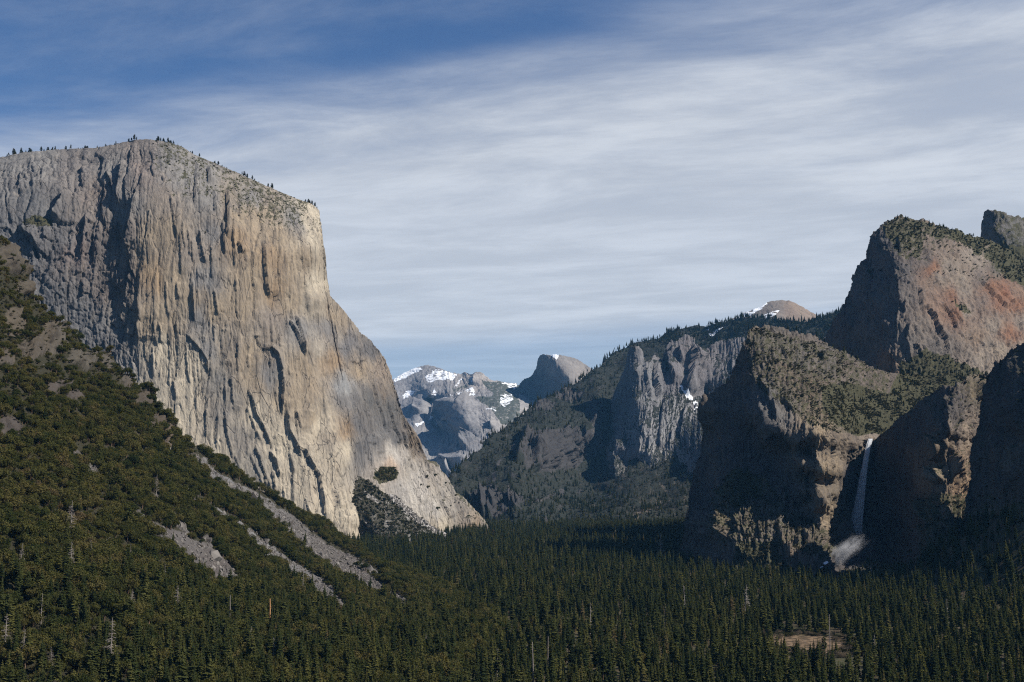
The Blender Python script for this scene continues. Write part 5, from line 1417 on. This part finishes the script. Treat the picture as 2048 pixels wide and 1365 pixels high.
def height_word(h, a, b):
    return 'small' if h < a else ('tall' if h > b else 'middle sized')


CLAB = {0: 'dense cone shaped conifer', 4: 'open crowned pine', 7: 'broad shaggy conifer'}
for i in ic:
    v = int(cV[i])
    k = 0 if v < 4 else (4 if v < 7 else 7)
    place('conifer', cP[i], cH[i], cW[i], random.uniform(0, 6.28), (('trunk', CONIFER[v][1]), ('crown', CONIFER[v][0])), height_word(cH[i], 24, 34) + ' ' + CLAB[k] + ' ' + where_is(cP[i]), 'tree',
          {0: 'narrow conifers of the near forest', 4: 'open crowned pines of the near forest', 7: 'broad conifers of the near forest'}[k])
rest = np.setdiff1d(np.arange(len(cP)), ic)
stuff('conifer_forest', 'dark green conifer forest covering the valley floor and ridges', cP[rest], cH[rest], cW[rest], cV[rest], CONIFER_J, 61)

OREG = [(lambda x, y: x > 1100, 'in the forest on the right'), (lambda x, y: x > 800, 'in the forest at the centre'), (lambda x, y: y < 760 , 'high on the slope at the left edge'), (lambda x, y: y < 960 and x < 230, 'on the rocky upper slope'), (lambda x, y: y < 960, 'below the reddish crag on the slope edge'), (lambda x, y: y < 1120 and x < 230, 'above the bushy grey dead conifer'),
        (lambda x, y: y < 1160 and x < 420, 'beside the widest talus streak'), (lambda x, y: y < 1160, 'between the long talus streaks'), (lambda x, y: x < 120, 'on the lower slope at the left edge'), (lambda x, y: x < 330, 'around the tallest bare snag'), (lambda x, y: x < 560, 'on the lower slope left of the orange trunk'), (lambda x, y: True, 'at the slope foot right of the orange trunk')]


def oak_where(P):
    x, y = project(np.asarray(P, float))
    for f, lab in OREG:
        if f(x, y):
            return lab


io = biggest(oP, oH, 300, .5)
for i in io:
    v = int(oV[i])
    place('oak_tree', oP[i], oH[i], oW[i], random.uniform(0, 6.28), (('trunk', OAK[v][1]), ('crown', OAK[v][0])), height_word(oH[i], 11.5, 13.5) + ' round olive oak ' + oak_where(oP[i]), 'tree', 'oaks of the near slope')
rest = np.setdiff1d(np.arange(len(oP)), io)
stuff('oak_woodland', 'olive brown oak woodland covering the slope at the left', oP[rest], oH[rest], oW[rest], oV[rest], OAK_J, 62)

# ---- low brush on ledges and rock tops
B = []
for L, n, f, h in ((L_SL, 9000, lambda X, Y, P, N: np.clip(1 - .93 * talus_mask(X, Y) - .75 * crag_mask(X, Y), .0, 1) * (.5 + sstep(900 - Y, 0, 150)), (1.5, 4.5)),
                   (L_AP, 1500, lambda X, Y, P, N: (stones(X, Y, P, N) > .3) * 1.0 + .04, (3, 9)),
                   (L_LC, 11000, lambda X, Y, P, N: np.clip(lc_veg(X, Y, P, N) - .1, 0, 1) ** 1.5 * (.15 + sstep(N[..., 2], .1, .5)) * (.12 + sstep(fbm(P[..., 0] / 34, P[..., 1] / 34, P[..., 2] / 34, 3), -.05, .3)), (1.0, 4.6)),
                   (L_MC, 1700, lambda X, Y, P, N: np.clip(mc_veg(X, Y, P, N) - .2, 0, 1) * (.2 + sstep(N[..., 2], .2, .6)), (2, 6)),
                   (L_SP, 300, lambda X, Y, P, N: (X > 1985) * (.2 + (Y > 480)) * 1.0, (4, 10)),
                   (L_FW, 500, lambda X, Y, P, N: (Y > 1000) * (X > 1840) * (N[..., 2] > .2) * 1.0 + .3 * (N[..., 2] > .6), (2.5, 7)),
                   (L_LT, 250, lambda X, Y, P, N: (Y > 980) * (N[..., 2] > .1) * 1.0 + .5 * (N[..., 2] > .6), (3, 8)),
                   (L_EL, 520, lambda X, Y, P, N: np.clip(el_veg(X, Y, P, N), 0, 1), (1.8, 5)),
                   (L_RI, 7000, lambda X, Y, P, N: np.clip(ri_veg(X, Y, P, N) - .2, 0, 1) * (.2 + sstep(fbm(X / 14, Y / 9, X * 0 + 4, 3), -.1, .25)), (2.5, 7.5)),
                   (L_SE, 700, lambda X, Y, P, N: (N[..., 2] > .55) * 1.0, (4, 10))):
    p, _, _ = scatter(L, n, f, 70 + len(B))
    B.append((p, np.random.default_rng(90 + len(B)).uniform(*h, len(p))))
mx_ = np.linspace(0, 6.28, 1)
g = np.random.default_rng(99)
a_, r_ = g.uniform(0, 6.28, 700), np.sqrt(g.random(700)) * 1.35
mp = np.stack([CLEAR[0] + CLEAR[2] * r_ * np.cos(a_), CLEAR[1] + CLEAR[3] * r_ * np.sin(a_)], 1)
mp = mp[clearing(mp[:, 0], mp[:, 1]) > .75]
B.append((np.concatenate([mp, ground_z(mp[:, 0], mp[:, 1])[:, None]], 1), g.uniform(2, 7, len(mp))))
bP, bH = np.concatenate([b[0] for b in B]), np.concatenate([b[1] for b in B])
bV = np.where(np.concatenate([g.random(len(bP) - len(mp)) < .13, g.random(len(mp)) < .6]), g.integers(5, 7, len(bP)), g.integers(0, 5, len(bP)))
stuff('brush', 'low green and grey brush on the ledges, rock tops and slopes', bP, bH, g.uniform(.9, 1.5, len(bP)), bV, SHRUB, 63, tilt=.15, flat=.75)

# ---- talus stones
tp, _, _ = scatter(L_SL, 15000, lambda X, Y, P, N: talus_mask(X, Y) + .004, 33)
ta, _, _ = scatter(L_AP, 1800, lambda X, Y, P, N: (stones(X, Y, P, N) < .25) * 1.0 + .05, 34)
g = np.random.default_rng(35)
tP = np.concatenate([tp, ta])
tH = np.concatenate([np.exp(g.normal(.25, .72, len(tp))), np.exp(g.normal(1.1, .5, len(ta)))])
bp_ = np.stack([g.normal(640, 26, 260), g.normal(2500, 60, 260)], 1)
tP = np.concatenate([tP, np.concatenate([bp_, ground_z(bp_[:, 0], bp_[:, 1])[:, None] + 1], 1)])
tH = np.concatenate([tH, np.exp(g.normal(1.3, .5, 260))])
stuff('talus_stones', 'grey talus stones lying in long streaks down the slopes', tP, tH, np.ones(len(tP)), g.integers(0, 5, len(tP)), BOULDER, 64, tumble=True)

# ---- small pines along the rim of the great cliff
rim = L_EL['sky']
rpx, rpy = project(rim)
RP = []
for k in range(4):
    r = random.Random(500 + k)
    cs = conifer_crown(r, r.uniform(.2, .35), r.uniform(.2, .3), 14, 7, r.uniform(.35, .7), .22, .1)
    ts = stem(r, .95, .03, .006)
    RP.append(joined('pine_tree', [(cs, M_CONIFER), (ts, M_BARK)]))
xs = []
for (a, b, nc, n) in ((2, 75, 4, 24), (75, 205, 8, 30), (205, 290, 5, 16), (290, 400, 7, 30), (400, 560, 9, 26), (560, 636, 4, 10)):
    cs_ = [random.uniform(a, b) for _ in range(nc)]
    xs += [min(max(random.gauss(random.choice(cs_), 5.5), a), b) for _ in range(n)]
xs.sort()
for k, x in enumerate(xs):
    i = int(np.argmin(np.abs(rpx - x) + (rpy > 470) * 1e4))
    o = bpy.data.objects.new('pine_tree', RP[random.randrange(4)])
    h = random.choice((random.uniform(5, 9), random.uniform(8, 15), random.uniform(12, 20))) * (1.15 if x < 60 else 1.0)
    o.location = rim[i] + np.array([0, random.uniform(-6, 40), -1.5])
    w_ = h * random.uniform(.75, 1.5)
    o.scale = (w_, w_, h)
    o.rotation_euler = (0, 0, random.uniform(0, 6.28))
    link(o, None, ('taller' if h > 15 else ('little' if h < 10.5 else 'middling')) + ' dark pine on the ' + ('far left end' if x < 75 else 'flat left part' if x < 200 else 'left side of the rounded summit' if x < 290 else 'right side of the rounded summit' if x < 400 else 'sloping right shoulder' if x < 560 else 'right corner') + ' of the great cliff rim', 'tree', 'small pines along the rim of the great cliff')


# ------------------------------------------------------------------ dead trees
def snag_parts(seed, kind):
    r = random.Random(seed)
    ts = stem(r, 1.0, .013 if kind != 'pole' else .012, .003 if kind != 'pole' else .008, r.uniform(-.03, .03))
    bs = Soup()
    n = {'full': 70, 'thin': 30, 'pole': 5}[kind]
    for k in range(n):
        f = r.uniform(.18, .98) if kind != 'pole' else r.uniform(.4, .95)
        a = r.uniform(0, 6.28)
        L = (.17 if kind == 'full' else .12) * (1.05 - f) * r.uniform(.5, 1.15) + .015
        dz_ = L * r.uniform(-.55, .25)
        p, q_ = np.array([0, 0, f]), np.array([L * math.cos(a), L * math.sin(a), f + dz_])
        bs.limb(p, q_, .0042, .0016, 3)
        for _ in range(3 if kind == 'full' else 1):
            m_ = p + (q_ - p) * r.uniform(.4, .9)
            a2 = a + r.choice((-1, 1)) * r.uniform(.4, 1.1)
            bs.limb(m_, m_ + np.array([math.cos(a2), math.sin(a2), r.uniform(-.6, .1)]) * L * .4, .0024, .001, 3)
    return ts, bs


def slope_point(px, py):
    d = np.hypot(L_SL['ppx'] - px, L_SL['ppy'] - py)
    i = np.unravel_index(np.argmin(d), d.shape)
    return L_SL['P'][i], d[i]


def floor_point(px, py):
    x, y, z = ray(px, py)
    D = np.linspace(500, 5000, 4000)
    zz = CAMZ + z / y * D - ground_z(x / y * D, D)
    i = int(np.argmax(zz < 0))
    return np.array([x / y * D[i], D[i], float(ground_z(x / y * D[i], D[i]))])


GS = 'bare dead conifers on the near slope and in the forest'
SNAGS = [(140, 1082, 78, 'full', 's', 'bushy grey dead conifer standing alone on the oak slope left of the widest talus streak'),
         (140, 1150, 66, 'full', 's', 'pale dead conifer directly below the bushy grey one on the oak slope'),
         (219, 1345, 106, 'full', 's', 'tallest bare grey snag with drooping lower branches at the lower left'),
         (82, 1252, 62, 'thin', 's', 'thin pale snag left of the tallest bare snag'), (541, 1266, 66, 'pole', 's', 'bright orange branchless dead trunk in the lower left forest'),
         (606, 1195, 58, 'thin', 's', 'slender dark snag at the edge of the long right hand talus streak'), (386, 1225, 46, 'thin', 's', 'thin white snag below the foot of the widest talus streak'),
         (355, 1232, 60, 'full', 's', 'pale bushy snag beside the thin white one below the talus'), (184, 1125, 44, 'thin', 's', None), (260, 1132, 42, 'thin', 's', None), (44, 1330, 68, 'full', 's', 'grey leaning snag near the lower left corner'),
         (219, 1160, 46, 'thin', 's', None), (263, 1228, 48, 'full', 's', None), (41, 1148, 60, 'full', 's', 'grey dead conifer high on the oak slope near the left edge'), (434, 1296, 46, 'thin', 's', None), (458, 1250, 58, 'pole', 's', None),
         (547, 1342, 64, 'thin', 's', None), (8, 1310, 80, 'full', 's', 'tall grey snag cut by the left edge of the picture'), (314, 990, 40, 'full', 's', 'small grey dead tree beside the upper short talus patch'), (103, 1345, 50, 'full', 's', None), (330, 1170, 40, 'thin', 's', None),
         (500, 1300, 46, 'full', 's', None), (640, 1290, 44, 'full', 'f', None), (850, 1330, 60, 'full', 'f', 'crooked pale snag in the forest right of the slope foot'), (1066, 1372, 84, 'pole', 'f', 'tall straight bare trunk in the forest at the bottom centre'),
         (1096, 1320, 44, 'pole', 'f', None), (994, 1352, 52, 'thin', 'f', None), (885, 1365, 54, 'thin', 'f', None), (1322, 1112, 44, 'full', 'f', 'pale spiky snag in front of the shaded foot of the lower rock'), (1373, 1235, 62, 'thin', 'f', None),
         (1490, 1230, 60, 'full', 'f', None), (1750, 1330, 58, 'thin', 'f', None), (1660, 1292, 60, 'pole', 'f', 'bare trunk standing beside the dry clearing'), (1895, 1250, 50, 'thin', 'f', None), (1180, 1260, 52, 'thin', 'f', None)]
SN = [[snag_parts(600 + 10 * j + k, kd) for k in range(3)] for j, kd in enumerate(('full', 'thin', 'pole'))]
SNM = [[(a.mesh('trunk', M_SNAG), b.mesh('branches', M_SNAG)) for a, b in row] for row in SN]
ORG = (SN[2][0][0].mesh('trunk', M_ORANGE), SN[2][0][1].mesh('branches', M_ORANGE))
for k, (x, y, hpx, kd, where, lab) in enumerate(SNAGS):
    p, d = slope_point(x, min(y, 1420)) if where == 's' else (floor_point(x, y + 12), 0)
    if d > 12:
        p = floor_point(x, y + 12)
    h = (hpx + (12 if where == 'f' else 0)) * p[1] / FPX
    tm, bm = ORG if lab and 'orange' in lab else SNM[('full', 'thin', 'pole').index(kd)][k % 3]
    place('dead_tree', p, h, random.uniform(.9, 1.15) * (1.7 if lab and 'orange' in lab else 1.15), random.uniform(0, 6.28), (('trunk', tm), ('branches', bm)), lab or {'full': 'grey dead conifer with a tangle of bare branches among living trees', 'thin': 'thin bare grey snag among living trees', 'pole': 'nearly branchless grey trunk among living trees'}[kd], 'dead tree', GS,
          (random.uniform(-.05, .05), random.uniform(-.05, .05)))

# fallen bleached trunks on the slope
FL = Soup()
FL.limb((0, 0, 0), (1, 0, .03), .02, .008, 7)
flm = FL.mesh('fallen_log', M_SNAG)
for (x, y, ln, ang, lab) in ((218, 958, 14, 1.2, 'short orange white log lying on the upper talus patch'), (440, 1068, 17, -.5, 'bleached fallen log in the oaks above the narrow white talus streak'), (210, 1094, 15, .5, 'bleached fallen log in the oaks left of the widest talus streak')):
    p, _ = slope_point(x, y)
    o = bpy.data.objects.new('fallen_log', flm)
    l_ = ln * p[1] / FPX
    o.location = p + np.array([0, -5, 5])
    o.rotation_euler = (0, -ang, .2)
    o.scale = (l_, l_ * 2, l_ * 2)
    link(o, None, lab, 'log', 'bleached logs on the oak slope')

# ------------------------------------------------------------------ waterfall
m, t = new_mat('falling water')
P_ = t.n('ShaderNodeTexCoord').outputs['Object']
n1 = t.noise(t.vmul(P_, (.35, .35, .035)), 1.0, 8, .65, .4)
fade = t.n('ShaderNodeAttribute', attribute_name='mask').outputs['Fac']
al = t.math('MULTIPLY', t.ramp(n1, .30, .62, .45, 1.0), fade, clamp=True)
d_ = t.n('ShaderNodeBsdfDiffuse', {'Color': (.93, .95, .97, 1)})
tl = t.n('ShaderNodeBsdfTranslucent', {'Color': (.93, .95, .97, 1)})
mx = t.n('ShaderNodeMixShader', {0: .45, 1: d_.outputs[0], 2: tl.outputs[0]})
ms = t.n('ShaderNodeMixShader', {0: al, 1: t.n('ShaderNodeBsdfTransparent').outputs[0], 2: mx.outputs[0]})
t.n('ShaderNodeOutputMaterial', {'Surface': ms.outputs[0]})
M_WATER = m
FALL = [(1741, 878, 2772, 4.2), (1738, 888, 2764, 4.4), (1734, 905, 2758, 4.6), (1729, 935, 2752, 5.2), (1724, 965, 2748, 6.2), (1719, 1000, 2744, 7.6), (1715, 1030, 2740, 9.4), (1712, 1060, 2734, 11.5), (1709, 1085, 2726, 15)]
fa = np.array(FALL, float)
V, F, Mf = [], [], []
r = random.Random(77)
for k in range(170):                            # many falling strands make up the column of water
    s0 = r.uniform(0, .55) if k > 40 else 0.0
    s1 = min(1.0, s0 + r.uniform(.3, .9)) if k > 40 else 1.0
    off, dep = r.gauss(0, .42), r.uniform(-1, 1)
    wd = r.uniform(.12, .42)
    base = len(V)
    nseg = 26
    ph = r.uniform(0, 6)
    for i in range(nseg + 1):
        f = s0 + (s1 - s0) * i / nseg
        q_ = [np.interp(f, np.linspace(0, 1, len(fa)), fa[:, c]) for c in range(4)]
        wob = .12 * math.sin(ph + f * 9) * f
        c = pt(q_[0] + (off + wob) * q_[3], q_[1], q_[2] + dep * q_[3] * .8)
        half = wd * q_[3] * (0.55 + .45 * math.sin(math.pi * min(1, i / nseg + .15)))
        V += [tuple(c + (-half, .35 * half, 0)), tuple(c + (0, -.5 * half, 0)), tuple(c + (half, .35 * half, 0))]
        ends = min(1, (i / nseg) * 6 if k > 40 else 1) * min(1, (1 - i / nseg) * 4 + .0)
        a = ends * (1.0 - .32 * f)
        Mf += [0.0, a, 0.0]
        if i:
            b = base + 3 * i
            F += [(b - 3, b - 2, b + 1, b), (b - 2, b - 1, b + 2, b + 1)]
me = mesh_from('waterfall', V, F, M_WATER, smooth=True)
set_attr(me, 'mask', np.repeat(np.array(Mf)[:, None], 3, 1))
link(bpy.data.objects.new('waterfall', me), 'structure', 'tall white waterfall dropping from the hanging valley into shade')

# cascade below it
m2, t = new_mat('white water')
b_ = t.n('ShaderNodeBsdfPrincipled', {'Base Color': (.8, .83, .86, 1), 'Roughness': .5})
t.n('ShaderNodeOutputMaterial', {'Surface': b_.outputs[0]})
V, F = [], []
for (a, b, n_) in (((1622, 1139), (1646, 1133), 9), ((1648, 1128), (1656, 1124), 4)):
    base = len(V)
    for i in range(n_):
        f = i / (n_ - 1)
        c = pt(a[0] + (b[0] - a[0]) * f, a[1] + (b[1] - a[1]) * f, 2330 + 20 * f)
        hw = r.uniform(.8, 2.0)
        V += [tuple(c + (0, -4, -hw)), tuple(c + (r.uniform(-1, 1), 5, hw))]
        if i:
            j = base + 2 * i
            F.append((j - 2, j, j + 1, j - 1))
link(bpy.data.objects.new('cascade', mesh_from('cascade', V, F, m2)), 'structure', 'small white cascade running out below the waterfall')


def mist(name, label, c, rad, rot_z, dens, seed):
    bm_v, bm_f = [], []
    nu_, nv_ = 20, 12
    for j in range(nv_ + 1):
        th_ = math.pi * j / nv_
        for i in range(nu_):
            ph = 2 * math.pi * i / nu_
            bm_v.append((math.sin(th_) * math.cos(ph), math.sin(th_) * math.sin(ph), math.cos(th_)))
    for j in range(nv_):
        for i in range(nu_):
            i2 = (i + 1) % nu_
            bm_f.append((j * nu_ + i, (j + 1) * nu_ + i, (j + 1) * nu_ + i2, j * nu_ + i2))
    mt, t = new_mat('spray')
    P = t.n('ShaderNodeTexCoord').outputs['Object']
    wv = t.n('ShaderNodeTexNoise', {'Vector': P, 'Scale': 1.7, 'Detail': 4}).outputs['Color']
    wv = t.n('ShaderNodeVectorMath', {0: wv, 1: (.5, .5, .5)}, operation='SUBTRACT').outputs[0]
    wv = t.n('ShaderNodeVectorMath', {0: t.vmul(wv, (1.1, 1.1, 1.1)), 1: P}, operation='ADD').outputs[0]
    ln = t.n('ShaderNodeVectorMath', {0: wv}, operation='LENGTH').outputs['Value']
    n_ = t.noise(P, 2.2, 5, .6, .5)
    d = t.math('MULTIPLY', t.math('POWER', t.ramp(ln, .78, .0), 1.5), t.ramp(n_, .36, .72))
    vol = t.n('ShaderNodeVolumePrincipled', {'Color': (.95, .96, 1, 1), 'Density': t.math('MULTIPLY', d, dens), 'Anisotropy': .2})
    t.n('ShaderNodeOutputMaterial', {'Volume': vol.outputs[0]})
    o = bpy.data.objects.new(name, mesh_from(name, bm_v, bm_f, mt, smooth=True))
    o.location = c
    o.scale = rad
    o.rotation_euler = rot_z
    return link(o, 'stuff', label)


mist('spray', 'bright plume of spray drifting down from the foot of the waterfall', pt(1688, 1103, 2440), (78, 36, 26), (0, R(-36), R(10)), .44, 1)
mist('mist', 'faint mist hanging round the lower half of the waterfall', pt(1712, 1052, 2715), (26, 16, 62), (0, R(6), 0), .10, 2)

# ------------------------------------------------------------------ air
zmin, zmax = 0.0, 0.0
xm, ym0, ym1 = 0, 0, 0
for o in bpy.data.objects:
    if o.type == 'MESH' and o.name in COL.objects and o.parent is None:
        n_ = len(o.data.vertices)
        co = np.empty(n_ * 3, np.float32)
        o.data.vertices.foreach_get('co', co)
        co = co.reshape(-1, 3)
        if n_ and o.location.length < 1:
            zmin, zmax = min(zmin, co[:, 2].min()), max(zmax, co[:, 2].max())
            xm, ym0, ym1 = max(xm, np.abs(co[:, 0]).max()), min(ym0, co[:, 1].min()), max(ym1, co[:, 1].max())
lo, hi = np.array([-xm - 60, ym0 - 60, zmin - 1.5]), np.array([xm + 60, ym1 + 60, zmax + 60])
V = [(hi if i & 1 else lo)[0:1].tolist() + (hi if i & 2 else lo)[1:2].tolist() + (hi if i & 4 else lo)[2:3].tolist() for i in range(8)]
F = [(0, 2, 3, 1), (4, 5, 7, 6), (0, 1, 5, 4), (2, 6, 7, 3), (0, 4, 6, 2), (1, 3, 7, 5)]
m, t = new_mat('air')
HAZE = 1.05e-5
vol = t.n('ShaderNodeVolumePrincipled', {'Color': (.20, .55, 1.0, 1), 'Density': HAZE, 'Anisotropy': 0.0})
t.n('ShaderNodeOutputMaterial', {'Volume': vol.outputs[0]})
link(bpy.data.objects.new('haze', mesh_from('haze', V, F, m)), 'stuff', 'thin blue haze filling the air of the valley')
